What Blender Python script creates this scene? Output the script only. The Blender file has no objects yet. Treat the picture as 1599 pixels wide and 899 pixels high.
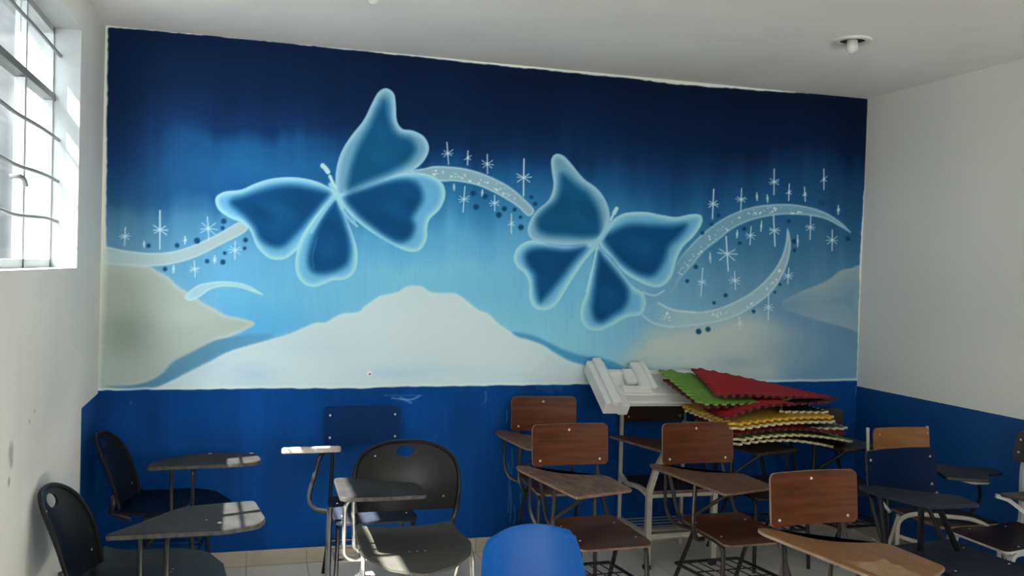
import bpy, bmesh, math, random
import numpy as np
from mathutils import Vector, Matrix, noise
random.seed(4)
sc = bpy.context.scene
COL = sc.collection

# ------------------------------------------------------------------ camera
FPX, YAW, PITCH, ROLL, HC = 1425.08656, 0.2894998, -0.0201542, 0.02963165, 1.71421975
fw = Vector((math.sin(YAW)*math.cos(PITCH), math.cos(YAW)*math.cos(PITCH), math.sin(PITCH)))
r0 = Vector((math.cos(YAW), -math.sin(YAW), 0)); u0 = r0.cross(fw)
rt = r0*math.cos(ROLL) + u0*math.sin(ROLL)
up = -r0*math.sin(ROLL) + u0*math.cos(ROLL)
cd = bpy.data.cameras.new('camera'); cam = bpy.data.objects.new('camera', cd); COL.objects.link(cam)
cam.matrix_world = Matrix(((rt.x, up.x, -fw.x, 0), (rt.y, up.y, -fw.y, 0), (rt.z, up.z, -fw.z, HC), (0, 0, 0, 1)))
cd.sensor_width = 36; cd.lens = FPX*36/1599; cd.clip_start = .05
sc.camera = cam

# ------------------------------------------------------------------ light
XL, XR, YB, H, YR, DADO = -0.719, 4.077, 5.317, 2.95, -2.2, 0.985
w = bpy.data.worlds.new('sky'); sc.world = w; w.use_nodes = True
bg = w.node_tree.nodes['Background']; bg.inputs[0].default_value = (.82, .92, 1, 1); bg.inputs[1].default_value = 9.0
sd = bpy.data.lights.new('sun', 'SUN'); sd.energy = 20; sd.angle = math.radians(.6); sd.color = (1, .97, .92)
so = bpy.data.objects.new('sun', sd); COL.objects.link(so); so.location = (-6, 0, 8)
so.rotation_euler = Vector((.715, .25, -1)).to_track_quat('-Z', 'Y').to_euler()
def area(name, loc, direction, sx, sy, power, color):
    l = bpy.data.lights.new(name, 'AREA'); l.shape = 'RECTANGLE'; l.size = sx; l.size_y = sy; l.energy = power; l.color = color
    o = bpy.data.objects.new(name, l); COL.objects.link(o); o.location = loc
    o.rotation_euler = Vector(direction).to_track_quat('-Z', 'Y').to_euler(); return o
area('fill_rear_up', (1.2, YR+.06, 1.9), (0, 1, .45), 1.7, 1.2, 46, (.93, .97, 1))  # added fill light behind the camera, tilted up to brighten the ceiling
area('daylight_rear_door', (3.35, YR+.06, 1.25), (-.2, 1, .1), .85, 2.1, 16, (1, .96, .90))
sc.view_settings.view_transform = 'Standard'; sc.view_settings.look = 'None'
sc.view_settings.exposure = 1.3; sc.view_settings.gamma = 1; sc.view_settings.use_curve_mapping = False

# ------------------------------------------------------------------ materials
def lin(c):
    return tuple(((v/255)/12.92 if v/255 <= .04045 else ((v/255+.055)/1.055)**2.4) for v in c)
MATS = {}
def mat(name, col, rough=.5, metal=0, var=.12, scale=6, stretch=(1, 1, 1), bump=0., bscale=60, spec=.5, col2=None, coat=0):
    if name in MATS: return MATS[name]
    m = bpy.data.materials.new(name); m.use_nodes = True; nt = m.node_tree; N = nt.nodes; L = nt.links
    p = N['Principled BSDF']; p.inputs['Roughness'].default_value = rough; p.inputs['Metallic'].default_value = metal
    p.inputs['Specular IOR Level'].default_value = spec; p.inputs['Coat Weight'].default_value = coat
    tc = N.new('ShaderNodeTexCoord'); mp = N.new('ShaderNodeMapping'); mp.inputs['Scale'].default_value = stretch
    L.new(tc.outputs['Object'], mp.inputs[0])
    no = N.new('ShaderNodeTexNoise'); no.inputs['Scale'].default_value = scale; no.inputs['Detail'].default_value = 6
    L.new(mp.outputs[0], no.inputs['Vector'])
    cr = N.new('ShaderNodeValToRGB'); cr.color_ramp.elements[0].position = .3; cr.color_ramp.elements[1].position = .7
    a = col2 if col2 else tuple(c*(1-var) for c in col)
    b = col if col2 else tuple(min(1, c*(1+var)) for c in col)
    cr.color_ramp.elements[0].color = (*a, 1); cr.color_ramp.elements[1].color = (*b, 1)
    L.new(no.outputs['Fac'], cr.inputs[0]); L.new(cr.outputs[0], p.inputs['Base Color'])
    if bump:
        n2 = N.new('ShaderNodeTexNoise'); n2.inputs['Scale'].default_value = bscale; n2.inputs['Detail'].default_value = 4
        L.new(tc.outputs['Object'], n2.inputs['Vector'])
        bp = N.new('ShaderNodeBump'); bp.inputs['Strength'].default_value = bump; bp.inputs['Distance'].default_value = .01
        L.new(n2.outputs['Fac'], bp.inputs['Height']); L.new(bp.outputs[0], p.inputs['Normal'])
    MATS[name] = m; return m
def glass_mat():
    m = bpy.data.materials.new('window_glass'); m.use_nodes = True; nt = m.node_tree; N = nt.nodes; L = nt.links
    N.clear(); out = N.new('ShaderNodeOutputMaterial'); mx = N.new('ShaderNodeMixShader'); tr = N.new('ShaderNodeBsdfTransparent')
    gl = N.new('ShaderNodeBsdfGlossy'); fr = N.new('ShaderNodeMath'); fr.operation = 'MULTIPLY'; fr.inputs[0].default_value = .05; fr.inputs[1].default_value = 1
    tr.inputs[0].default_value = (.95, .95, .94, 1); gl.inputs['Roughness'].default_value = .08
    L.new(fr.outputs[0], mx.inputs[0]); L.new(tr.outputs[0], mx.inputs[1]); L.new(gl.outputs[0], mx.inputs[2]); L.new(mx.outputs[0], out.inputs[0])
    return m
M_white = mat('white_wall_paint', (.82, .82, .77), .6, var=.03, scale=1.2, bump=.12, bscale=30)
M_ceil = mat('ceiling_plaster', (.82, .81, .78), .8, var=.06, scale=1.0, bump=.15, bscale=12)
M_blue = mat('blue_dado_paint', (.002, .066, .26), .5, var=.10, scale=3, bump=.06, bscale=30)
M_tile = mat('cream_floor_tile', (.76, .72, .64), .30, var=.06, scale=3)
M_grout = mat('grey_grout', (.28, .26, .23), .9)
M_skirt = mat('tan_skirting_tile', (.46, .40, .31), .35, var=.08, scale=5)
M_frame = mat('white_window_metal', (.42, .44, .43), .45, var=.03)
M_bar = mat('grey_window_metal', (.16, .17, .17), .5, var=.06)
M_glass = glass_mat()
M_stucco = mat('rough_cement', (.05, .05, .049), .95, var=.45, scale=1.6, bump=1.0, bscale=5)
M_brown = mat('brown_laminate_ply', (.135, .038, .013), .42, scale=5, stretch=(1, 1, 9), col2=(.070, .019, .007), spec=.2)
M_dbrown = mat('dark_brown_ply', (0.031, 0.01488, 0.00868), .4, scale=5, stretch=(1, 1, 9), col2=(0.01736, 0.00806, 0.00558), spec=.28)
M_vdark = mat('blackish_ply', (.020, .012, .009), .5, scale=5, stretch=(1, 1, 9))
M_seatw = mat('brown_seat_ply', (.120, .047, .024), .34, scale=4, stretch=(1.2, 6, 6), col2=(.060, .022, .011), spec=.25)
M_worn = mat('worn_brown_board', (.235, .135, .080), .5, scale=9, stretch=(4, 1.3, 1), col2=(.070, .030, .016), bump=.35, bscale=40, spec=.3)
M_tabb = mat('brown_board', (.150, .062, .030), .4, scale=5, stretch=(6, 1, 1), col2=(.085, .034, .016), spec=.3)
M_honey = mat('honey_board', (.27, .130, .050), .42, scale=5, stretch=(7, 1.2, 1), col2=(.18, .080, .030), spec=.3)
M_chip = mat('bare_chipboard', (0.4, 0.264, 0.136), .7, scale=20, col2=(0.288, 0.176, 0.088))
M_edge = mat('bare_ply_edge', (0.2356, 0.155, 0.1054), .6, scale=30, col2=(0.1054, 0.0558, 0.0341))
M_edgel = mat('pale_ply_edge', (0.31, 0.2232, 0.1612), .5, scale=14, col2=(0.2108, 0.1364, 0.093))
M_orange = mat('orange_ply', (0.336, 0.152, 0.048), .4, scale=5, stretch=(1, 1, 7), col2=(0.24, 0.096, 0.028))
M_navy = mat('navy_painted_ply', (.0005, .022, .105), .55, var=.1, scale=5, spec=.1)
M_navyshade = mat('shaded_navy_painted_ply', (.001, .009, .038), .5, var=.15, scale=5, spec=.15)  # darker copy of the navy ply, with shade put into the colour
M_navyt = mat('worn_navy_board', (0.0279, 0.0341, 0.0527), 0.6, scale=9, col2=(0.0124, 0.01612, 0.0279), bump=.2, spec=0.15)
M_gply = mat('grey_brown_ply', (0.0682, 0.0558, 0.0527), .45, scale=5, stretch=(1, 1, 8), col2=(0.0403, 0.03224, 0.031), spec=.28)
M_blackb = mat('worn_black_board', (0.02899, 0.02899, 0.0283), 0.6, scale=12, col2=(0.01876, 0.01876, 0.01876), bump=.12, spec=0.12)
M_blackc = mat('chipped_black_edge', (0.062, 0.0558, 0.0496), .6, scale=50, col2=(0.0124, 0.0124, 0.0124))
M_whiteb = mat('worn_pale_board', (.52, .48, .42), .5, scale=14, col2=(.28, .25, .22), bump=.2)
M_blackm = mat('black_painted_tube', (.012, .012, .014), .28, var=.2)
M_brownm = mat('dark_brown_painted_tube', (.022, .015, .012), .3, var=.2)
M_chrome = mat('grey_steel_tube', (.34, .33, .31), .28, metal=.7, var=.1)
M_cream = mat('cream_painted_tube', (.46, .42, .35), .45, var=.10, scale=14)
M_whitem = mat('chipped_white_tube', (.50, .50, .47), .45, var=.12, scale=14)
M_rivet = mat('steel_rivet', (.62, .60, .57), .3, metal=.8)
M_bplast = mat('black_plastic', (0.00682, 0.00682, 0.006479), 0.32, var=.1, bump=.03, bscale=200, spec=0.25)
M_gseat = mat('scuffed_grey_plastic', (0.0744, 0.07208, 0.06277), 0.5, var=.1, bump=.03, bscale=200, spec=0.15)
M_blplast = mat('blue_plastic', (.002, .100, .39), .42, var=.06, bump=.03, bscale=150, spec=.3)
M_foam = mat('white_polystyrene', (.80, .80, .77), .75, var=.03, bump=.25, bscale=120)
M_red = mat('red_foam_mat', (.40, .010, .018), .8, var=.12, bump=.2, bscale=250, spec=.2)
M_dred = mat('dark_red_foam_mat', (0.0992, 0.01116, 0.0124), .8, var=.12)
M_green = mat('green_foam_mat', (.16, .30, .045), .8, var=.12, bump=.2, bscale=250, spec=.2)
M_yellow = mat('yellow_foam_mat', (.68, .40, .035), .75, var=.1)
M_navyf = mat('navy_foam_mat', (.025, .04, .08), .8)
M_creamf = mat('cream_foam_edge', (.62, .55, .33), .8)
M_rub = mat('dark_rubber', (.03, .022, .018), .7)
M_bulb = mat('opal_bulb_glass', (.70, .70, .66), .15, var=.02)
M_dark = mat('dark_recess', (.012, .012, .010), .9)
M_lamp = mat('white_lamp_trim', (.66, .66, .62), .4)

# ------------------------------------------------------------------ object helpers
def obj(name, bm, mats, parent=None, smooth=False):
    me = bpy.data.meshes.new(name)
    bmesh.ops.recalc_face_normals(bm, faces=bm.faces)
    bm.to_mesh(me); bm.free()
    for m in (mats if isinstance(mats, (list, tuple)) else [mats]): me.materials.append(m)
    if smooth:
        for p in me.polygons: p.use_smooth = True
        try: me.set_sharp_from_angle(angle=math.radians(38))
        except Exception: pass
    o = bpy.data.objects.new(name, me); COL.objects.link(o)
    if parent: o.parent = parent
    return o
def empty(name, loc, rz, label, cat, group=None):
    o = bpy.data.objects.new(name, None); COL.objects.link(o); o.location = loc; o.rotation_euler = (0, 0, rz)
    o.empty_display_size = .1
    o['label'] = label; o['category'] = cat
    if group: o['group'] = group
    return o
def tag(o, label, cat, group=None):
    o['label'] = label; o['category'] = cat
    if group: o['group'] = group
    return o
def box(bm, a, b, mi=0, mx=None):
    vs = [Vector((x, y, z)) for x in (a[0], b[0]) for y in (a[1], b[1]) for z in (a[2], b[2])]
    if mx: vs = [mx @ v for v in vs]
    v = [bm.verts.new(q) for q in vs]
    for f in ((0, 1, 3, 2), (4, 6, 7, 5), (0, 4, 5, 1), (2, 3, 7, 6), (0, 2, 6, 4), (1, 5, 7, 3)):
        bm.faces.new([v[i] for i in f]).material_index = mi
def bx(a, b):
    bm = bmesh.new(); box(bm, a, b); return bm
def rounded(pts, r, n=4):
    """polyline with its inner corners rounded by radius r"""
    P = [Vector(p) for p in pts]; out = [P[0]]
    for i in range(1, len(P)-1):
        a, b, c = P[i-1], P[i], P[i+1]; d1 = (a-b); d2 = (c-b)
        rr = min(r, d1.length*.48, d2.length*.48); s = b+d1.normalized()*rr; e = b+d2.normalized()*rr
        for k in range(n+1):
            t = k/n; out.append(s*(1-t)**2 + b*2*t*(1-t) + e*t*t)
    out.append(P[-1]); return out
def tube(bm, pts, r=.011, n=8, rad=.05, square=False, flat=1., caps=True):
    P = rounded(pts, rad) if len(pts) > 2 else [Vector(p) for p in pts]
    if square: n = 4
    rings = []; prev = None
    for i, p in enumerate(P):
        t = ((P[i+1]-p) if i == 0 else (p-P[i-1]) if i == len(P)-1 else (P[i+1]-P[i-1])).normalized()
        if prev is None:
            ref = Vector((0, 1, 0)) if abs(t.z) > .6 else Vector((0, 0, 1))
            s = t.cross(ref).normalized()
        else: s = (prev - t*prev.dot(t)).normalized()
        prev = s; q = t.cross(s)
        ring = []
        for k in range(n):
            a = 2*math.pi*(k+.5)/n; rr = r*(1.414 if square else 1)
            ring.append(bm.verts.new(p + s*math.cos(a)*rr + q*math.sin(a)*rr*flat))
        rings.append(ring)
    for i in range(len(rings)-1):
        for k in range(n):
            bm.faces.new((rings[i][k], rings[i][(k+1) % n], rings[i+1][(k+1) % n], rings[i+1][k]))
    if caps:
        bm.faces.new(rings[0][::-1]); bm.faces.new(rings[-1])
def tb(*a, **k):
    bm = bmesh.new(); tube(bm, *a, **k); return bm
def dome(bm, c, nrm, r, h):
    n = Vector(nrm).normalized(); s = n.orthogonal().normalized(); q = n.cross(s); c = Vector(c)
    top = bm.verts.new(c+n*h); pr = None; rings = []
    for (rr, hh) in ((.7, .75), (1, 0)):
        rings.append([bm.verts.new(c+n*h*hh+(s*math.cos(a*math.pi/4)+q*math.sin(a*math.pi/4))*r*rr) for a in range(8)])
    for k in range(8):
        bm.faces.new((top, rings[0][k], rings[0][(k+1) % 8])); bm.faces.new((rings[0][k], rings[1][k], rings[1][(k+1) % 8], rings[0][(k+1) % 8]))
def round_poly(pts, r, n=5):
    P = [Vector((*p, 0)) for p in pts]; out = []; m = len(P)
    for i in range(m):
        rr = r[i] if isinstance(r, (list, tuple)) else r
        a, b, c = P[i-1], P[i], P[(i+1) % m]; d1 = a-b; d2 = c-b
        rr = min(rr, d1.length*.49, d2.length*.49); s = b+d1.normalized()*rr; e = b+d2.normalized()*rr
        for k in range(n+1):
            t = k/n; v = s*(1-t)**2 + b*2*t*(1-t) + e*t*t; out.append((v.x, v.y))
    return out
def plate(outline, z0, z1, tilt=None, mi_side=1, bev=.003):
    """flat board from an outline; top face material 0, sides 1; tilt(x, y) gives extra height"""
    bm = bmesh.new(); n = len(outline); tl = tilt or (lambda x, y: 0)
    cx = sum(p[0] for p in outline)/n; cy = sum(p[1] for p in outline)/n
    def ring(z, ins):
        out = []
        for i, (x, y) in enumerate(outline):
            a, c = outline[i-1], outline[(i+1) % n]; dx, dy = c[0]-a[0], c[1]-a[1]; l = math.hypot(dx, dy) or 1
            area_ = 1
            nx, ny = dy/l, -dx/l
            out.append(bm.verts.new((x-nx*ins*SG, y-ny*ins*SG, z+tl(x, y))))
        return out
    A = sum(outline[i-1][0]*outline[i][1]-outline[i][0]*outline[i-1][1] for i in range(n)); SG = 1 if A > 0 else -1
    rs = [ring(z0, bev), ring(z0+bev, 0), ring(z1-bev, 0), ring(z1, bev)]
    for j in range(3):
        for k in range(n):
            bm.faces.new((rs[j][k], rs[j][(k+1) % n], rs[j+1][(k+1) % n], rs[j+1][k])).material_index = mi_side if j < 2 else 0
    f1 = bm.faces.new(rs[3]); f0 = bm.faces.new(rs[0][::-1]); f0.material_index = mi_side
    bmesh.ops.triangulate(bm, faces=[f1, f0]); return bm
def panel(rows, nc, f, th, hole=None):
    """rows = [(v, xl, xr)]; f(x, v) -> point; th = thickness vector; hole=(cx, cv, rx, rv)"""
    bm = bmesh.new(); G = []; th = Vector(th)
    for v, xl, xr in rows:
        G.append([(xl+(xr-xl)*k/nc, v) for k in range(nc+1)])
    nr = len(rows)
    def inside(x, v): return hole and ((x-hole[0])/hole[2])**2+((v-hole[1])/hole[3])**2 < 1
    keep = {}
    for i in range(nr-1):
        for k in range(nc):
            cx = (G[i][k][0]+G[i+1][k+1][0])/2; cv = (G[i][k][1]+G[i+1][k+1][1])/2
            if not inside(cx, cv): keep[(i, k)] = 1
    if hole:
        rem = set((i, k) for i in range(nr-1) for k in range(nc)) - set(keep)
        bd = set()
        for i, k in rem:
            for a in ((i, k), (i+1, k), (i, k+1), (i+1, k+1)):
                cells = [(a[0]-1, a[1]-1), (a[0], a[1]-1), (a[0]-1, a[1]), (a[0], a[1])]
                if any(c in keep for c in cells): bd.add(a)
        for i, k in bd:
            x, v = G[i][k]; d = math.hypot((x-hole[0])/hole[2], (v-hole[1])/hole[3]) or 1
            G[i][k] = (hole[0]+(x-hole[0])/d, hole[1]+(v-hole[1])/d)
    used = set()
    for i, k in keep:
        used |= {(i, k), (i+1, k), (i, k+1), (i+1, k+1)}
    Fv = {a: bm.verts.new(f(*G[a[0]][a[1]])) for a in used}
    Bv = {a: bm.verts.new(Fv[a].co+th) for a in used}
    edges = {}
    for i, k in keep:
        q = [(i, k), (i, k+1), (i+1, k+1), (i+1, k)]
        bm.faces.new([Fv[a] for a in q]); bm.faces.new([Bv[a] for a in q][::-1])
        for j in range(4):
            e = (q[j], q[(j+1) % 4]); edges[frozenset(e)] = None if frozenset(e) in edges else e
    for e in edges.values():
        if e:
            fc = bm.faces.new((Fv[e[1]], Fv[e[0]], Bv[e[0]], Bv[e[1]])); fc.material_index = 1
    return bm
def rrows(v0, v1, hw, r, n=4, m=4):
    """rows of a rounded rectangle from v0 to v1, half width hw"""
    out = []
    for k in range(n+1):
        a = math.pi/2*k/n; out.append((v0+r*(1-math.sin(a)) if False else v0+r*(1-math.cos(a)), -(hw-r+r*math.sin(a)), hw-r+r*math.sin(a)))
    for k in range(1, m): 
        v = v0+r+(v1-v0-2*r)*k/m; out.append((v, -hw, hw))
    for k in range(n, -1, -1):
        a = math.pi/2*k/n; out.append((v1-r*(1-math.cos(a)), -(hw-r+r*math.sin(a)), hw-r+r*math.sin(a)))
    return out

# ------------------------------------------------------------------ mural, painted on the rear wall
# wall points are projected to image pixels; motifs use coordinates read off the image
def image_px(x, y, z):
    dz = z-HC
    a = x*rt.x+y*rt.y+dz*rt.z; b = x*up.x+y*up.y+dz*up.z; c = x*fw.x+y*fw.y+dz*fw.z
    return 799.5+FPX*a/c, 449.5-FPX*b/c
def catmull(P, closed=True, n=6):
    P = np.array(P, float); m = len(P); out = []
    rng = range(m) if closed else range(m-1)
    for i in rng:
        if closed: p0, p1, p2, p3 = P[i-1], P[i], P[(i+1) % m], P[(i+2) % m]
        else: p0, p1, p2, p3 = P[max(i-1, 0)], P[i], P[i+1], P[min(i+2, m-1)]
        for k in range(n):
            t = k/n
            out.append(.5*((2*p1)+(-p0+p2)*t+(2*p0-5*p1+4*p2-p3)*t*t+(-p0+3*p1-3*p2+p3)*t**3))
    if not closed: out.append(P[-1])
    return np.array(out)
def seg_dist(X, Y, P, closed=True):
    d = np.full(X.shape, 1e9); ins = np.zeros(X.shape, bool); m = len(P)
    for i in range(m if closed else m-1):
        a = P[i]; b = P[(i+1) % m]; e = b-a; l = max(e@e, 1e-9)
        t = np.clip(((X-a[0])*e[0]+(Y-a[1])*e[1])/l, 0, 1)
        d = np.minimum(d, (X-a[0]-t*e[0])**2+(Y-a[1]-t*e[1])**2)
        if closed and a[1] != b[1]:
            c = ((a[1] > Y) != (b[1] > Y)) & (X < (b[0]-a[0])*(Y-a[1])/(b[1]-a[1])+a[0]); ins ^= c
    d = np.sqrt(d)
    return np.where(ins, -d, d) if closed else d
def sst(x, a, b):
    t = np.clip((x-a)/(b-a), 0, 1); return t*t*(3-2*t)
def vnoise(X, Y, sx, sy, seed):
    rg = np.random.RandomState(seed); g = rg.rand(256, 256)
    x = X/sx; y = Y/sy; xi = np.floor(x).astype(int); yi = np.floor(y).astype(int); fx = x-xi; fy = y-yi
    fx = fx*fx*(3-2*fx); fy = fy*fy*(3-2*fy); xi %= 256; yi %= 256; x1 = (xi+1) % 256; y1 = (yi+1) % 256
    return (g[yi, xi]*(1-fx)+g[yi, x1]*fx)*(1-fy)+(g[y1, xi]*(1-fx)+g[y1, x1]*fx)*fy
GRID = {  # sky colours of the mural: column -> [(image pixel row, colour)]
 165: [(40, (5, 26, 62)), (150, (6, 30, 70)), (215, (9, 46, 94)), (270, (22, 70, 118)), (320, (36, 84, 130)), (345, (62, 112, 150)), (390, (84, 132, 165)), (440, (100, 150, 185)), (600, (100, 150, 185))],
 400: [(60, (2, 22, 58)), (140, (3, 30, 72)), (190, (6, 48, 98)), (220, (24, 88, 142)), (260, (30, 98, 155)), (300, (24, 90, 148)), (340, (70, 135, 180)), (400, (96, 165, 208)), (450, (100, 172, 218)), (510, (84, 162, 214)), (610, (90, 160, 205))],
 650: [(80, (2, 20, 52)), (180, (2, 28, 68)), (230, (4, 40, 86)), (265, (18, 78, 132)), (320, (44, 118, 170)), (370, (84, 158, 202)), (420, (112, 180, 222)), (500, (96, 172, 220)), (610, (110, 180, 220))],
 900: [(110, (2, 18, 48)), (200, (3, 30, 70)), (245, (6, 50, 98)), (275, (26, 88, 140)), (330, (50, 122, 175)), (400, (98, 165, 205)), (470, (110, 178, 216)), (550, (128, 190, 222)), (610, (110, 180, 210))],
 1030: [(120, (2, 18, 46)), (215, (3, 28, 66)), (250, (5, 42, 88)), (285, (12, 66, 118)), (320, (34, 98, 148)), (360, (60, 128, 172)), (420, (92, 150, 185)), (480, (112, 166, 196)), (610, (130, 180, 200))],
 1180: [(130, (2, 17, 44)), (225, (3, 28, 66)), (255, (10, 56, 102)), (300, (26, 84, 132)), (360, (48, 108, 150)), (420, (78, 130, 165)), (480, (104, 150, 180)), (540, (120, 160, 184)), (610, (110, 150, 178))],
 1355: [(150, (3, 18, 44)), (235, (5, 26, 60)), (275, (14, 54, 94)), (330, (28, 78, 120)), (390, (46, 96, 136)), (430, (70, 118, 152)), (520, (86, 130, 158)), (610, (92, 136, 166))]}
def paint(X, Y, Z):
    """sRGB (0-255) colours of the mural, dado and plaster"""
    nz = vnoise(X, Y, 13, 120, 1)*.38+vnoise(X, Y, 26, 160, 2)*.5+vnoise(X, Y, 90, 90, 3)*.6-.8
    fine = vnoise(X, Y, 2.6, 30, 4)-.5
    YY = Y+nz*44
    cols = sorted(GRID); C = np.zeros(X.shape+(3,)); Wt = np.zeros(X.shape)
    for i, c in enumerate(cols):
        ys = [a for a, _ in GRID[c]]; cc = np.array([b for _, b in GRID[c]], float)
        lo = cols[i-1] if i else None; hi = cols[i+1] if i < len(cols)-1 else None
        wt = np.ones(X.shape)
        if lo is not None: wt = np.where(X < c, np.clip((X-lo)/(c-lo), 0, 1), wt)
        if hi is not None: wt = np.where(X >= c, np.clip((hi-X)/(hi-c), 0, 1), wt)
        wt = wt*wt*(3-2*wt)
        for k in range(3): C[..., k] += wt*np.interp(YY, ys, cc[:, k])
        Wt += wt
    C /= Wt[..., None]
    C *= (1+fine*.03)[..., None]
    XM, YM = float(0), float(0)
    def region(x0, y0, x1, y1): return (X > x0) & (X < x1) & (Y > y0) & (Y < y1)
    def blend(mask, alpha, col):
        a = np.clip(alpha, 0, 1)[:, None]; C[mask] = C[mask]*(1-a)+np.asarray(col, float)*a
    def fillpoly(P, col, soft=2., amount=1., rim=None, rimw=3, rimc=None, pad=10, closed_smooth=True):
        P = catmull(P) if closed_smooth else np.array(P, float)
        m = region(P[:, 0].min()-pad, P[:, 1].min()-pad, P[:, 0].max()+pad, P[:, 1].max()+pad)
        if not m.any(): return None
        d = seg_dist(X[m], Y[m], P)
        blend(m, sst(-d, -soft, soft)*amount, col)
        if rimc is not None: blend(m, np.exp(-((d+rimw*.6)/rimw)**2)*rim, rimc)
        return m, d
    def cr(org, sc_, pts): return [(org[0]+x/sc_, org[1]+y/sc_) for x, y in pts]
    c6 = lambda p: cr((140, 380), 3.198, p); c7 = lambda p: cr((560, 420), 3.198, p); c8 = lambda p: cr((940, 400), 3.4761, p)
    c5 = lambda p: cr((980, 250), 3.1, p); c3 = lambda p: cr((640, 210), 5.2875, p); c1 = lambda p: cr((150, 200), 3.91, p)
    # hills
    R4 = c8([(980, 245), (1040, 210), (1110, 178), (1180, 152), (1240, 120), (1290, 80), (1345, 66), (1460, 62), (1460, 400), (1300, 380), (1120, 330), (1000, 290)])
    m, d = fillpoly(R4, (124, 148, 160), 3, .0)
    blend(m, sst(-d, -2, 2)*np.clip(1-(-d)/75, .15, 1)*.9, (146, 162, 170))
    R3 = c8([(-60, 620), (60, 590), (150, 530), (220, 460), (270, 415), (400, 385), (560, 372), (700, 335), (850, 318), (940, 350), (1020, 410), (1110, 455), (1190, 500), (1150, 560), (1000, 600), (900, 690), (400, 700), (0, 690)])
    m, d = fillpoly(R3, (168, 184, 184), 22, .0)
    blend(m, sst(-d, -26, 22), (172, 186, 186))
    for (cx, cy, rx, ry, col, am) in ((1270, 545, 75, 38, (96, 138, 166), .75), (1225, 480, 40, 28, (96, 138, 168), .6), (1310, 575, 60, 26, (100, 142, 170), .7), (1150, 566, 40, 10, (135, 160, 178), .6), (1090, 585, 60, 14, (165, 182, 186), .5),
                                   (960, 590, 60, 20, (100, 170, 212), .8)):
        m = region(cx-2*rx, cy-2*ry, cx+2*rx, cy+2*ry)
        blend(m, am*np.exp(-((X[m]-cx)/rx)**2-((Y[m]-cy)/ry)**2), col)
    H2 = c6([(60, 745), (200, 738), (300, 728), (400, 690), (480, 650), (600, 590), (680, 545), (780, 512), (900, 480), (1000, 450), (1080, 415), (1130, 396), (1180, 393), (1220, 370), (1265, 350), (1310, 347), (1350, 338),])+\
         c7([(20, 196), (40, 178), (60, 165), (105, 135), (150, 125), (200, 112), (235, 90), (280, 82), (320, 90), (360, 115), (420, 120), (475, 120), (515, 140), (560, 175), (600, 205), (650, 225), (690, 265), (735, 298), (790, 330), (850, 352), (920, 378), (980, 420), (1060, 462), (1150, 488), (1250, 520), (1300, 620)])+[(966, 640), (140, 640)]
    hill = (186, 203, 217)
    m, d = fillpoly(H2, hill, 1.8, 1, .30, 3.5, (192, 216, 226))
    for (cx, cy, rx, ry, col, am) in ((650, 520, 120, 45, (196, 207, 211), .5), (395, 585, 40, 16, (160, 185, 205), .6), (610, 582, 45, 9, (166, 192, 216), .7), (700, 578, 60, 8, (172, 198, 218), .6), (790, 590, 60, 10, (176, 200, 220), .5), (480, 540, 60, 20, (176, 194, 200), .4), (300, 570, 50, 20, (160, 182, 188), .5)):
        mm = region(cx-2*rx, cy-2*ry, cx+2*rx, cy+2*ry)
        blend(mm, am*np.exp(-((X[mm]-cx)/rx)**2-((Y[mm]-cy)/ry)**2), col)
    # right dark stream
    RS = c7([(768, 316), (830, 322), (890, 338), (960, 372), (1040, 408), (1120, 432), (1200, 440), (1290, 470), (1330, 500), (1240, 500), (1150, 480), (1060, 458), (985, 418), (920, 378), (850, 352), (800, 340)])
    m, d = fillpoly(RS, (66, 140, 186), 3.2, .9)
    # left hill and stream
    H1 = c6([(40, 80), (180, 95), (290, 112), (340, 140), (372, 155), (405, 180), (440, 215), (480, 238), (525, 268), (570, 300), (620, 325), (680, 358), (750, 372), (822, 398), (780, 430), (700, 465), (620, 490), (540, 540), (450, 590), (380, 650), (300, 690), (180, 715), (40, 720)])
    m, d = fillpoly(H1, (160, 172, 168), 1.8, 1, .4, 3.5, (182, 200, 206))
    for (cx, cy, rx, ry, col, am) in ((200, 520, 42, 42, (126, 136, 130), .8), (195, 450, 50, 26, (150, 156, 148), .7), (290, 490, 40, 25, (172, 184, 182), .5)):
        mm = region(cx-2*rx, cy-2*ry, cx+2*rx, cy+2*ry) & (X < 420)
        blend(mm, am*np.exp(-((X[mm]-cx)/rx)**2-((Y[mm]-cy)/ry)**2), col)
    LS = c6([(75, 716), (160, 710), (240, 702), (310, 680), (370, 640), (405, 600), (450, 570), (520, 535), (620, 485), (700, 470), (800, 452), (920, 452), (880, 482), (780, 512), (690, 540), (600, 585), (480, 645), (390, 690), (290, 728), (180, 728)])
    m, d = fillpoly(LS, (96, 146, 176), 3.5, .0)
    blend(m, sst(-d, -3, 3.5)*np.clip(1.05-(X[m]-300)/190, .25, .95), (82, 130, 160))
    # ribbons
    S = []
    S.append((c1([(40, 728), (180, 748), (330, 763), (470, 753), (600, 713), (740, 648), (850, 585), (880, 575), (925, 600), (900, 640), (760, 712), (620, 782), (480, 825), (350, 842), (200, 838), (40, 818)]), (162, 182, 188), .95, (176, 200, 206)))
    S.append((c3([(10, 297), (120, 280), (200, 262), (320, 265), (450, 280), (580, 315), (700, 365), (820, 430), (920, 510), (1022, 620), (980, 672), (900, 602), (800, 535), (680, 470), (560, 420), (450, 395), (350, 383), (250, 385), (130, 345), (10, 316)]), (134, 170, 186), .95, (176, 208, 222)))
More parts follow.
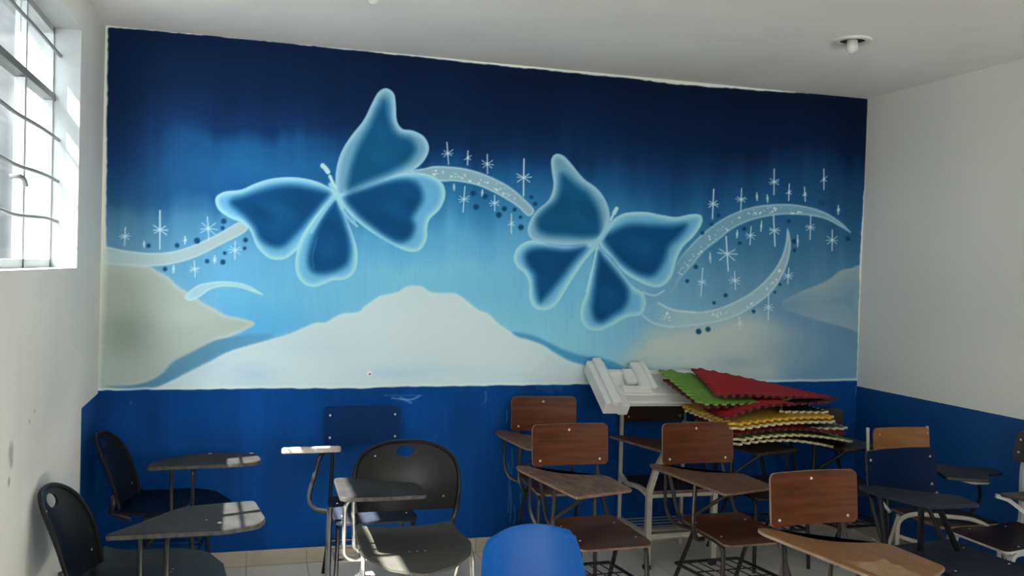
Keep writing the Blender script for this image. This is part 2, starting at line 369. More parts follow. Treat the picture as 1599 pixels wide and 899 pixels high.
    S.append((c5([(195, 620), (210, 560), (235, 500), (290, 430), (370, 350), (460, 285), (560, 240), (660, 218), (780, 213), (880, 228), (960, 255), (1030, 300), (1080, 350), (1035, 324), (960, 285), (880, 268), (780, 262), (700, 268), (600, 290), (510, 330), (440, 385), (370, 440), (310, 510), (250, 580), (215, 640)]), (118, 162, 184), .85, (160, 196, 210)))
    S.append((c5([(775, 332), (789, 420), (762, 530), (702, 630), (620, 700), (520, 755), (420, 785), (300, 802), (200, 808), (130, 792), (70, 752), (110, 700), (150, 692), (220, 724), (330, 735), (430, 720), (530, 680), (620, 625), (700, 545), (745, 470), (766, 400)]), (158, 184, 194), .75, (180, 206, 214)))
    S.append((c6([(478, 264), (530, 215), (600, 195), (680, 190), (760, 200), (820, 225), (862, 256), (800, 235), (740, 218), (660, 215), (600, 230), (545, 268), (500, 285)]), (160, 196, 214), .85, (184, 214, 228)))
    for k, (P, col, am, rc) in enumerate(S):
        keepC = C.copy() if k in (2, 3) else None
        fillpoly(P, col, 1.4, am, .6, 1.6, rc)
        if keepC is not None:
            fd = sst(X, 1030, 1085)[..., None] if k == 2 else sst(X, 1005, 1080)[..., None]
            C[:] = keepC*(1-fd*.95-.05)+C*(fd*.95+.05)
    # butterflies
    b1 = lambda p: cr((320, 120), 2.645, p); b2 = lambda p: cr((780, 220), 2.9, p)
    W = [
     (b1([(543, 480), (541, 400), (560, 320), (600, 250), (655, 180), (690, 110), (718, 62), (750, 48), (780, 70), (788, 120), (792, 180), (815, 215), (860, 223), (905, 248), (925, 295), (905, 345), (860, 385), (780, 420), (690, 450), (600, 478), (560, 500)]),
      b1([(588, 455), (600, 380), (630, 290), (680, 200), (712, 130), (735, 92), (755, 110), (765, 180), (795, 235), (850, 255), (872, 290), (862, 325), (825, 362), (760, 398), (680, 430), (610, 460)])),
     (b1([(548, 488), (600, 478), (700, 440), (790, 405), (860, 395), (930, 405), (980, 440), (992, 490), (970, 545), (930, 585), (918, 620), (915, 670), (890, 712), (850, 722), (790, 700), (710, 655), (640, 605), (580, 545)]),
      b1([(580, 492), (680, 452), (780, 425), (850, 425), (888, 450), (902, 500), (880, 545), (860, 580), (868, 620), (850, 665), (810, 685), (760, 668), (690, 620), (620, 560)])),
     (b1([(535, 470), (460, 432), (370, 415), (280, 420), (210, 440), (150, 466), (80, 475), (45, 500), (55, 545), (100, 580), (160, 605), (190, 640), (215, 700), (260, 745), (310, 755), (350, 740), (400, 690), (450, 600), (500, 530), (545, 488)]),
      b1([(512, 480), (440, 458), (370, 447), (300, 450), (230, 467), (160, 490), (110, 505), (108, 530), (160, 575), (200, 620), (225, 670), (270, 700), (320, 702), (370, 660), (430, 592), (480, 532)])),
     (b1([(545, 488), (470, 560), (400, 660), (375, 750), (380, 815), (410, 855), (450, 867), (490, 855), (530, 840), (580, 835), (620, 800), (630, 730), (610, 650), (575, 560)]),
      b1([(540, 508), (490, 570), (445, 660), (425, 740), (430, 790), (460, 812), (510, 812), (560, 795), (592, 765), (603, 700), (585, 620), (560, 550)])),
     (b2([(470, 420), (492, 375), (498, 330), (480, 270), (440, 215), (380, 170), (330, 110), (290, 68), (255, 60), (235, 85), (238, 140), (245, 200), (225, 265), (170, 315), (135, 370), (130, 420), (165, 455), (250, 468), (340, 472), (430, 460)]),
      b2([(455, 422), (458, 350), (440, 290), (400, 230), (350, 195), (300, 152), (275, 155), (270, 220), (250, 270), (200, 312), (167, 352), (170, 398), (210, 425), (300, 432), (400, 437)])),
     (b2([(455, 440), (490, 385), (530, 345), (580, 325), (660, 322), (730, 335), (800, 345), (870, 332), (912, 338), (915, 375), (880, 430), (830, 480), (800, 540), (780, 610), (740, 655), (690, 660), (620, 630), (560, 590), (510, 530), (460, 480)]),
      b2([(470, 442), (520, 402), (590, 377), (680, 378), (780, 382), (848, 378), (820, 430), (770, 480), (745, 550), (700, 608), (640, 608), (560, 562), (510, 508)])),
     (b2([(438, 462), (330, 478), (230, 470), (150, 450), (90, 475), (65, 525), (80, 570), (115, 600), (135, 650), (135, 710), (160, 755), (210, 765), (260, 735), (320, 640), (380, 550), (440, 478)]),
      b2([(392, 480), (300, 490), (200, 480), (137, 490), (112, 520), (125, 565), (155, 610), (162, 670), (180, 728), (208, 712), (270, 640), (330, 560)])),
     (b2([(442, 478), (425, 560), (395, 680), (370, 750), (370, 810), (400, 850), (450, 858), (510, 835), (570, 800), (640, 785), (660, 740), (650, 690), (600, 655), (540, 580), (470, 500)]),
      b2([(448, 498), (435, 580), (420, 690), (415, 760), (430, 810), (465, 822), (510, 795), (558, 765), (583, 720), (580, 660), (530, 590), (478, 528)]))]
    for wi, (out, inn) in enumerate(W):
        P = catmull(out); Q = catmull(inn); pad = 14
        m = region(P[:, 0].min()-pad, P[:, 1].min()-pad, P[:, 0].max()+pad, P[:, 1].max()+pad)
        d = seg_dist(X[m], Y[m], P); e = seg_dist(X[m], Y[m], Q)
        top = wi in (0, 4)
        glow = (108, 158, 188) if top else (102, 170, 212)
        rimc = (150, 192, 212) if top else (160, 208, 236)
        blend(m, sst(-d, -1.5, 1.5)*.92, glow)
        blend(m, sst(-d, -1.5, 1)*np.exp(-(np.maximum(-d-1, 0)/5.5)**2)*.85, rimc)
        if wi == 5: blend(m, sst(-d, -2, 2)*sst(X[m]+Y[m]*.8, 1390, 1460)*.5, (150, 185, 200))
        core = np.array((6, 72, 124) if not top else (10, 80, 126), float)
        var = vnoise(X[m]+Y[m]*.6, Y[m]-X[m]*.6, 60, 22, 20+wi)
        colr = core[None, :]*(0.92+.14*var[:, None]) + np.array((8, 14, 10))[None, :]*sst(-e, 10, 40)[:, None]*var[:, None]
        a = np.clip(sst(-e, -8, 9), 0, 1)[:, None]; C[m] = C[m]*(1-a)+colr*a
    def stroke(pts, wd, col, am=1., soft=1.2, smooth=True, taper=False):
        P = catmull(pts, False, 5) if smooth and len(pts) > 2 else np.array(pts, float); pad = wd+4
        m = region(P[:, 0].min()-pad, P[:, 1].min()-pad, P[:, 0].max()+pad, P[:, 1].max()+pad)
        if not m.any(): return
        d = seg_dist(X[m], Y[m], P, False); blend(m, sst(-(d-wd), -soft, soft)*am, col)
    lb = (176, 218, 240)
    stroke(b1([(486, 366), (498, 378), (508, 392)]), 3.6, lb); stroke(b1([(516, 410), (526, 432), (538, 455)]), 2.4, lb)
    stroke(b1([(520, 445), (538, 475), (552, 505), (568, 540)]), 4.0, (150, 200, 228), .9, 2.5)
    stroke(b1([(545, 490), (500, 545), (440, 640)]), 2.5, (140, 195, 228), .7, 2)
    stroke(b1([(575, 555), (600, 590), (628, 616)]), 2, (150, 200, 230), .8); stroke(b1([(585, 550), (620, 598)]), 1.2, (150, 200, 230), .7)
    stroke(b1([(450, 790), (445, 740), (465, 660)]), 1.0, (60, 125, 170), .6)
    stroke(b2([(530, 306), (518, 328)]), 3.0, lb); stroke(b2([(512, 340), (503, 358)]), 1.8, lb)
    stroke(b2([(500, 375), (470, 425), (440, 465), (425, 480)]), 4.2, (140, 192, 222), .9, 2.5)
    stroke(b2([(440, 490), (425, 560), (395, 680)]), 1.6, (160, 208, 234), .8)
    stroke(c5([(75, 640), (130, 655), (175, 632)]), 1.4, (165, 200, 218), .8); stroke(c5([(65, 645), (85, 690), (70, 740)]), 1.6, (150, 192, 215), .7, 2)
    stroke(c5([(150, 690), (220, 724), (330, 735)]), 1.3, (185, 210, 220), .7); stroke(c5([(75, 752), (130, 790), (220, 808)]), 1.4, (175, 205, 218), .7)
    white = (188, 214, 228)
    ST = [(195, 369, 14, 8), (249.7, 358.6, 30, 12), (325, 356.5, 18, 14), (289, 375, 6, 3), (367, 390.5, 14, 10), (335, 405, 6, 4), (304, 420, 12, 8), (271, 420, 6, 1), (225, 381, 5, 1),
          (699.2, 239.3, 17, 9), (730.4, 246.3, 11, 6), (761, 256, 15, 10), (817.8, 277, 29, 12), (724.5, 311, 20, 9), (709, 292, 5, 2), (753, 301, 5, 1.5), (772.4, 316.9, 12, 8), (798.5, 349, 15, 6),
          (1113.5, 318.4, 23, 8), (1157.4, 311.3, 17, 8), (1208.7, 283.9, 20, 8), (1232, 300, 13, 5), (1256.8, 303, 11, 4), (1286.5, 279.7, 16, 6), (1309, 327.4, 7, 3), (1182, 307, 6, 2), (1198.4, 310, 6, 1.5), (1209, 359.7, 24, 9), (1188.7, 353, 8, 2), (1172, 367.7, 14, 8), (1151, 365.5, 6, 2), (1265.5, 354.8, 19, 8), (1299.4, 374.8, 16, 10), (1135.5, 396, 27, 15), (1109, 402, 8, 2), (1245.5, 375.8, 9, 2), (1096, 440.3, 22, 7), (1147.7, 437.7, 14, 9), (1231, 430.6, 12, 8), (1200, 479.7, 20, 8), (1155, 504.8, 10, 6)]
    rg = random.Random(3)
    for x, y, v, a in ST:
        t = rg.uniform(-.08, .08); bold = 1.35 if v > 22 else 1.0
        stroke([(x-v*t, y-v), (x, y)], .75*bold, white, .95, .8, False); stroke([(x, y), (x+v*t, y+v)], .75*bold, white, .95, .8, False)
        m = region(x-6, y-8, x+6, y+8); blend(m, np.exp(-((X[m]-x)/1.7)**2-((Y[m]-y)/3.2)**2)*.9, white)
        if a > 2.5:
            for ang in ((-35, 35, -145, 145, 0, 180) if a > 6 else (-40, 35, 150)):
                q = math.radians(ang+rg.uniform(-8, 8)); l = a*rg.uniform(.8, 1.1)
                stroke([(x, y), (x+l*math.cos(q), y+l*math.sin(q))], .55*bold, white, .85, .7, False)
    DT = [(349.5, 345.3, 4), (347.7, 356, 3), (307.8, 375.7, 4.5), (276.6, 383, 3.5), (232, 383.4, 3.2), (383.5, 374.7, 3.5), (382, 387.5, 2.7), (351, 395, 2.7), (323.4, 407.7, 3.3), (348, 409, 3.8), (257.7, 420, 3.3),
          (738.7, 301.7, 4), (758, 306.5, 3.8), (743.5, 323, 4.2), (787.5, 325.7, 3.8), (779, 335.4, 4.4), (803.6, 327, 3), (812.7, 338.8, 2.5), (813.4, 354.7, 4.2), (829.7, 307.6, 3), (835.7, 318, 3.2),
          (1122, 336.5, 3), (1111, 350, 2.5), (1096.8, 363.5, 2.8), (1155, 379.4, 2.8), (1162, 357, 3), (1231.6, 345, 3), (1284, 316, 5), (1324, 372.6, 3.5), (1240, 376.8, 3.5), (1240.6, 390.6, 2.8), (1086.5, 416.5, 3.2), (1073, 438.7, 3), (1133, 461, 3), (1115, 472.6, 2.6), (1218, 444, 2.3), (1210, 456, 2), (1176.8, 486, 2.8), (1091, 517.4, 4.2), (1105.5, 513.9, 3.8)]
    for x, y, r_ in DT:
        m = region(x-9, y-9, x+9, y+9); d = np.hypot(X[m]-x, Y[m]-y); blend(m, sst(r_*1.05-d, -1.6, 1.6)*(.9 if r_ < 5 else .5), (8, 62, 104))
    def sprinkle(P, n, seed, jit):
        rr = random.Random(seed); P = catmull(P, False, 8)
        for _ in range(n):
            q = P[rr.randrange(len(P))]; x = q[0]+rr.uniform(-jit, jit); y = q[1]+rr.uniform(-jit, jit); s = rr.choice((.8, .8, 1.1, 1.6))
            m = region(x-4, y-4, x+4, y+4); blend(m, sst(s-np.hypot(X[m]-x, Y[m]-y), -.8, .8)*.85, (208, 226, 232))
    sprinkle(c3([(180, 310), (350, 330), (520, 370), (700, 430), (850, 520)]), 46, 1, 5)
    sprinkle(c5([(250, 560), (320, 470), (420, 370), (560, 275), (700, 240), (840, 245)]), 60, 2, 5)
    sprinkle(c5([(150, 730), (200, 765), (180, 750)]), 14, 5, 6)
    sprinkle(c5([(400, 755), (560, 710), (680, 630), (740, 530)]), 26, 7, 3)
    # bare plaster around the painted field, then the blue dado
    plaster = np.array((206, 208, 202), float)
    jit = (vnoise(X, Y, 7, 7, 9)-.5)*2.2+(vnoise(X, Y, 30, 30, 10)-.5)*3
    ytop = np.interp(X, [150, 168, 262, 400, 500, 700, 900, 1060, 1200, 1355], [41, 43, 50.5, 64, 75, 97.5, 118.5, 136, 146, 154])
    ytop = ytop - np.interp(X, [150, 600, 1000, 1360], [.3, 2.6, 4.6, 2.6])
    a = sst(ytop+jit*.6-Y, -1.1, 1.1)
    xl_ = np.interp(Y, [40, 388, 470, 600], [168.5, 165.5, 161, 150]); soft = np.interp(Y, [380, 400, 600], [1.2, 7, 9])
    a = np.maximum(a, np.clip((xl_+jit*.5-X)/soft*.5+.5, 0, 1))
    xr_ = np.interp(Y, [150, 200, 290, 300, 400, 600], [1356, 1354, 1351, 1348, 1343.5, 1337.5])
    a = np.maximum(a, sst(X-xr_-jit*.5, -1.2, 1.2))
    a = a[..., None]; C = C*(1-a)+plaster*a
    yb_ = np.interp(X, [150, 400, 575, 640, 900, 1180, 1338], [609.5, 606.5, 606, 603.5, 600, 596.5, 594.5])+(vnoise(X, Y, 12, 40, 12)-.5)*1.5
    wl = np.exp(-((Y-yb_+2.0)/1.8)**2)*.65
    C = C*(1-wl[..., None])+np.array((206, 220, 228), float)*wl[..., None]
    mh = region(570, 576, 584, 590); d = np.hypot(X[mh]-577, Y[mh]-583); blend(mh, sst(4.2-d, -1, 1), (210, 218, 222)); blend(mh, sst(1.4-np.hypot(X[mh]-577.5, Y[mh]-584), -.8, .8), (50, 60, 70))
    a = sst(Y-yb_, -.9, .9)[..., None]
    dn = vnoise(X, Y, 40, 60, 13)*.16+vnoise(X, Y, 7, 50, 14)*.07+vnoise(X, Y, 160, 90, 15)*.16+.80
    D = np.array((0, 58, 122), float)*dn[..., None]
    C = C*(1-a)+D*a
    # scrapes on the dado
    def scr(pts, wd, am, col=(120, 160, 200)): stroke(pts, wd, col, am, .9, True)
    scr([(612, 621), (640, 624), (655, 618)], 1.2, .6); scr([(625, 620), (642, 629)], 1.4, .5); scr([(600, 617), (660, 617)], .6, .4)
    for x, y0, y1 in ((794, 722, 800), (797, 760, 815), (799, 700, 740), (791, 640, 660), (758, 610, 628), (1336, 603, 616), (812, 770, 800), (204, 626, 631), (803, 790, 818)):
        scr([(x, y0), (x+1.2, (y0+y1)/2), (x-.5, y1)], .55, .55)
    for k in range(14): scr([(838+k*3, 600), (838+k*3+.6, 607+(k*37 % 9))], .55, .35, (70, 130, 190))
    return C

def build_mural_wall():
    nx = 1010
    xs = np.linspace(XL, XR, nx)
    zs = np.concatenate([np.linspace(.0, .95, 150, endpoint=False), np.linspace(.95, H, 520)])
    nz_ = len(zs); Xw, Zw = np.meshgrid(xs, zs)
    SX, SY = image_px(Xw, np.full_like(Xw, YB), Zw)
    C = np.clip(paint(SX, SY, Zw), 0, 255)/255
    L_ = np.where(C <= .04045, C/12.92, ((C+.055)/1.055)**2.4)
    L_ = np.clip(L_*np.array((1.22, 1.24, 1.20))*(1+.10*sst(L_[..., 1:2], .02, .35)), 0, .86)      # paint reflectance scaled from the image colours
    n = nx*nz_
    co = np.empty((n+4, 3), np.float32); co[:n, 0] = Xw.ravel(); co[:n, 1] = YB; co[:n, 2] = Zw.ravel()
    t = .15
    co[n:] = [(XL-t, YB+t, 0), (XR+t, YB+t, 0), (XR+t, YB+t, H), (XL-t, YB+t, H)]
    idx = np.arange(n).reshape(nz_, nx)
    q = np.stack([idx[:-1, :-1], idx[:-1, 1:], idx[1:, 1:], idx[1:, :-1]], -1).reshape(-1, 4)
    q = np.vstack([q, [[n+1, n, n+3, n+2]]]).astype(np.int32)
    me = bpy.data.meshes.new('wall_back'); me.vertices.add(len(co)); me.vertices.foreach_set('co', co.ravel())
    me.loops.add(q.size); me.loops.foreach_set('vertex_index', q.ravel())
    me.polygons.add(len(q)); me.polygons.foreach_set('loop_start', np.arange(0, q.size, 4, dtype=np.int32)); me.polygons.foreach_set('loop_total', np.full(len(q), 4, np.int32))
    me.update(calc_edges=True)
    at = me.color_attributes.new('paint', 'FLOAT_COLOR', 'POINT')
    rgba = np.ones((len(co), 4), np.float32); rgba[:n, :3] = L_.reshape(-1, 3); at.data.foreach_set('color', rgba.ravel())
    m = bpy.data.materials.new('mural_paint'); m.use_nodes = True; N = m.node_tree.nodes; L = m.node_tree.links
    p = N['Principled BSDF']; p.inputs['Roughness'].default_value = .7; p.inputs['Specular IOR Level'].default_value = .12
    a = N.new('ShaderNodeAttribute'); a.attribute_name = 'paint'; L.new(a.outputs['Color'], p.inputs['Base Color'])
    tc = N.new('ShaderNodeTexCoord'); no = N.new('ShaderNodeTexNoise'); no.inputs['Scale'].default_value = 35
    L.new(tc.outputs['Object'], no.inputs['Vector']); b = N.new('ShaderNodeBump'); b.inputs['Strength'].default_value = .08; b.inputs['Distance'].default_value = .01
    L.new(no.outputs['Fac'], b.inputs['Height']); L.new(b.outputs[0], p.inputs['Normal'])
    me.materials.append(m)
    o = bpy.data.objects.new('wall_back', me); COL.objects.link(o); o['kind'] = 'structure'
    o['label'] = 'rear wall painted with two blue butterflies, stars and pale hills above a blue dado'
    return o
build_mural_wall()

# ------------------------------------------------------------------ room shell
def struct(name, bm, m, parent=None, smooth=False):
    o = obj(name, bm, m, parent, smooth)
    if not parent: o['kind'] = 'structure'
    return o
T = .24
WY0, WY1, WZ0, WZ1 = 1.45, 4.575, 1.663, 2.745
# left wall with its window opening; dado painted only beside the far corner
bm = bmesh.new()
def quad(bm, pts, mi=0):
    f = bm.faces.new([bm.verts.new(p) for p in pts]); f.material_index = mi
YD = 4.785
quad(bm, [(XL, YR, 0), (XL, YD, 0), (XL, YD, WZ0), (XL, YR, WZ0)])
quad(bm, [(XL, YD, 0), (XL, YB, 0), (XL, YB, DADO), (XL, YD, DADO)], 1)
quad(bm, [(XL, YD, DADO), (XL, YB, DADO), (XL, YB, WZ0), (XL, YD, WZ0)])
quad(bm, [(XL, YR, WZ0), (XL, WY0, WZ0), (XL, WY0, WZ1), (XL, YR, WZ1)])
quad(bm, [(XL, WY1, WZ0), (XL, YB, WZ0), (XL, YB, WZ1), (XL, WY1, WZ1)])
quad(bm, [(XL, YR, WZ1), (XL, YB, WZ1), (XL, YB, H), (XL, YR, H)])
X2 = XL-T
quad(bm, [(XL, WY0, WZ0), (XL, WY1, WZ0), (X2, WY1, WZ0), (X2, WY0, WZ0)], 2); quad(bm, [(XL, WY0, WZ1), (X2, WY0, WZ1), (X2, WY1, WZ1), (XL, WY1, WZ1)], 2)
quad(bm, [(XL, WY1, WZ0), (XL, WY1, WZ1), (X2, WY1, WZ1), (X2, WY1, WZ0)], 2); quad(bm, [(XL, WY0, WZ0), (X2, WY0, WZ0), (X2, WY0, WZ1), (XL, WY0, WZ1)])
for a, b in (((YR, 0), (YB+T, WZ0)), ((YR, WZ1), (YB+T, H)), ((YR, WZ0), (WY0, WZ1)), ((WY1, WZ0), (YB+T, WZ1))):
    quad(bm, [(X2, a[0], a[1]), (X2, a[0], b[1]), (X2, b[0], b[1]), (X2, b[0], a[1])])
me_fix = bm
for f in bm.faces: pass
mw = mat('left_wall_paint', (.80, .80, .75), .6, var=.04, scale=1.5, bump=.15, bscale=22)
nt = mw.node_tree; N = nt.nodes; L = nt.links; p = N['Principled BSDF']
src = p.inputs['Base Color'].links[0].from_socket
geo = N.new('ShaderNodeNewGeometry'); cur = src
for (py, pz, rad, colr) in ((3.372, 1.057, 0.05, (0.3, 0.28, 0.24)), (3.353, 0.963, 0.022, (0.16, 0.15, 0.13)), (3.646, 1.114, 0.012, (0.2, 0.19, 0.17)), (3.729, 1.138, 0.012, (0.22, 0.2, 0.18)), (3.383, 1.020, 0.03, (0.34, 0.32, 0.28))):
    vm = N.new('ShaderNodeVectorMath'); vm.operation = 'DISTANCE'; L.new(geo.outputs['Position'], vm.inputs[0]); vm.inputs[1].default_value = (XL, py, pz)
    mr = N.new('ShaderNodeMapRange'); mr.inputs['From Min'].default_value = rad*.3; mr.inputs['From Max'].default_value = rad; mr.inputs['To Min'].default_value = .7; mr.inputs['To Max'].default_value = 0
    L.new(vm.outputs['Value'], mr.inputs['Value']); mx = N.new('ShaderNodeMix'); mx.data_type = 'RGBA'
    L.new(mr.outputs[0], mx.inputs['Factor']); L.new(cur, mx.inputs['A']); mx.inputs['B'].default_value = (*colr, 1); cur = mx.outputs['Result']
L.new(cur, p.inputs['Base Color'])
struct('wall_left', bm, [mw, M_blue, mat('window_reveal_paint', (.40, .42, .42), .7, var=.05)])
bm = bmesh.new()
quad(bm, [(XR, YR, 0), (XR, YB, 0), (XR, YB, DADO), (XR, YR, DADO)], 1); quad(bm, [(XR, YR, DADO), (XR, YB, DADO), (XR, YB, H), (XR, YR, H)])
quad(bm, [(XR+T, YR, 0), (XR+T, YR, H), (XR+T, YB+T, H), (XR+T, YB+T, 0)])
struct('wall_right', bm, [M_white, M_blue])
struct('ceiling', bx((XL-T, YR-.1, H), (XR+T, YB+T, H+.15)), M_ceil)
struct('wall_rear', bx((XL-T, YR-.15, 0), (XR+T, YR, H)), M_white)
# floor: screed with individual tiles where they show, then joined
struct('floor', bx((XL-T, YR-.1, -.12), (XR+T, YB+T, -.004)), M_grout); FL = bpy.data.objects['floor']
ts = .333; base = None; rest = bmesh.new()
tx0 = .40-3*ts-ts; ty = YB-.012; j = 0
while ty > YR:
    y1 = ty; y0 = max(ty-ts, YR)
    for i in range(-1, 16):
        x0 = max(tx0+i*ts, XL+.002); x1 = min(tx0+(i+1)*ts, XR-.002)
        if x1-x0 < .02: continue
        if y0 > 3.0:
            bm = bmesh.new(); box(bm, (x0+.002, y0+.002, -.004), (x1-.002, y1-.002, 0.0)); obj('tile', bm, M_tile, FL)
        else: box(rest, (x0+.002, y0+.002, -.004), (x1-.002, y1-.002, 0.0))
    ty -= ts
o = obj('floor_tiling', rest, M_tile, FL); o['kind'] = 'stuff'
# skirting tiles along rear and right wall
sk = struct('baseboard_back', bx((XL, YB-.006, 0), (XR, YB-.0005, .086)), M_grout)
x = tx0
while x < XR:
    a, b = max(x, XL+.002), min(x+ts, XR-.008)
    if b-a > .02: obj('skirting_tile', bx((a+.0015, YB-.012, .001), (b-.0015, YB-.006, .088)), M_skirt, sk)
    x += ts
sk = struct('baseboard_right', bx((XR-.006, YR, 0), (XR-.0005, YB, .086)), M_grout); y = YB-.014
while y > 2.2:
    obj('skirting_tile', bx((XR-.012, y-ts+.0015, .001), (XR-.006, y-.0015, .088)), M_skirt, sk); y -= ts
# window
win = bpy.data.objects.new('window_1', None); COL.objects.link(win); win.location = (XL-.1, WY1, WZ0); win['kind'] = 'structure'
win['label'] = 'white metal window with horizontal bars in the left wall'
win.rotation_euler = (0, 0, 0)
def wp(name, bm, m): 
    o = obj(name, bm, m, win); o.matrix_parent_inverse = Matrix.Translation(-Vector(win.location)); return o
bpy.context.view_layer.update()
XG = XL-.13
fr = bmesh.new()
box(fr, (XG-.02, WY0, WZ0), (XG+.02, WY1, WZ0+.035)); box(fr, (XG-.02, WY0, WZ1-.03), (XG+.02, WY1, WZ1))
box(fr, (XG-.02, WY1-.02, WZ0), (XG+.02, WY1, WZ1)); box(fr, (XG-.02, WY0, WZ0), (XG+.02, WY0+.03, WZ1))
wp('frame', fr, M_frame)
wp('transom', bx((XG-.022, WY0, 2.415), (XG+.028, WY1, 2.445)), M_bar)
mulls = [4.03, 3.45, 2.88, 2.30]
for my in mulls: wp('mullion', bx((XG-.02, my-.012, WZ0), (XG+.02, my+.012, WZ1)), M_frame)
wp('sash_stile', bx((XG+.0, 3.985, WZ0+.04), (XG+.025, 4.005, 2.41)), M_frame)
ed = [WY1-.02]+mulls+[WY0+.03]
for k in range(len(ed)-1):
    y1, y0 = ed[k]-.012, ed[k+1]+.012
    for z0, z1 in ((WZ0+.035, 2.415), (2.445, WZ1-.03)):
        wp('pane', bx((XG-.003, y0, z0), (XG+.001, y1, z1)), M_glass)
for bz, wv in ((1.87, .008), (2.053, .006), (2.24, .004), (2.62, .002)):
    pts = [(XG+.045, WY1+.005, bz)]+[(XG+.045+wv*math.sin(k*2.1), WY1-.25-k*.28, bz+wv*math.cos(k*1.7)) for k in range(10)]+[(XG+.045, WY0-.005, bz)]
    wp('security_bar', tb(pts, r=.0075, n=8, rad=.12), M_bar)
bm = bmesh.new(); tube(bm, [(XG+.03, 3.74, 2.0), (XG+.06, 3.745, 2.005), (XG+.062, 3.82, 2.0), (XG+.06, 3.86, 1.98)], r=.009, rad=.03)
wp('latch_handle', bm, M_bar)
# neighbouring wall outside
st = struct('trim_1', bx((-4.7, -3, 0), (-4.5, 26, 6.75)), M_stucco); st['label'] = 'rough cement wall of the neighbouring yard outside the window'
bmc = bmesh.new(); tube(bmc, [(-4.45, 7.1, 3.95), (X2-.35, 7.1, 3.95)], r=.07, n=12)
pp = obj('drain_pipe', bmc, mat('white_pipe', (.8, .8, .8), .4), smooth=True); tag(pp, 'white pipe running along the cement wall outside the window', 'pipe')
st = struct('trim_3', bx((-4.5, 7.2, 0), (X2+.3, 7.4, 5.2)), M_stucco); st['label'] = 'rough cement end wall of the yard outside the window'
struct('trim_2', bx((-4.7, -3, -.1), (XL-T-.01, 26, 0)), M_stucco)['label'] = 'cement ground strip outside the left wall'

# ------------------------------------------------------------------ ceiling lamps
def lamp(x, y, label, s=1):
    t = empty('ceiling_lamp', (x, y, H), .0, label, 'lamp')
    bm = bmesh.new(); n = 32
    prof = [(.098, 0), (.096, -.010), (.085, -.014), (.066, -.010), (.062, -.002)]
    rings = [[bm.verts.new((r*math.cos(2*math.pi*k/n), r*math.sin(2*math.pi*k/n), z)) for k in range(n)] for r, z in prof]
    for i in range(len(rings)-1):
        for k in range(n): bm.faces.new((rings[i][k], rings[i+1][k], rings[i+1][(k+1) % n], rings[i][(k+1) % n]))
    obj('trim_ring', bm, M_lamp, t, True)
    bm = bmesh.new(); v = [bm.verts.new((.064*math.cos(2*math.pi*k/n), .064*math.sin(2*math.pi*k/n), -.003)) for k in range(n)]; bm.faces.new(v[::-1])
    obj('recess', bm, M_dark, t)
    bm = bmesh.new(); prof = [(.026, -.002), (.028, -.015), (.031, -.035), (.030, -.048), (.024, -.060), (.014, -.067), (.0005, -.070)]
    rings = [[bm.verts.new((r*math.cos(2*math.pi*k/24), r*math.sin(2*math.pi*k/24), z)) for k in range(24)] for r, z in prof]
    for i in range(len(rings)-1):
        for k in range(24): bm.faces.new((rings[i][k], rings[i+1][k], rings[i+1][(k+1) % 24], rings[i][(k+1) % 24]))
    obj('bulb', bm, M_bulb, t, True)
    return t
lamp(3.0, 4.05, 'white recessed ceiling lamp with a round bulb, above the right corner')
lamp(.540, 4.13, 'ceiling lamp cut off by the top edge of the picture')
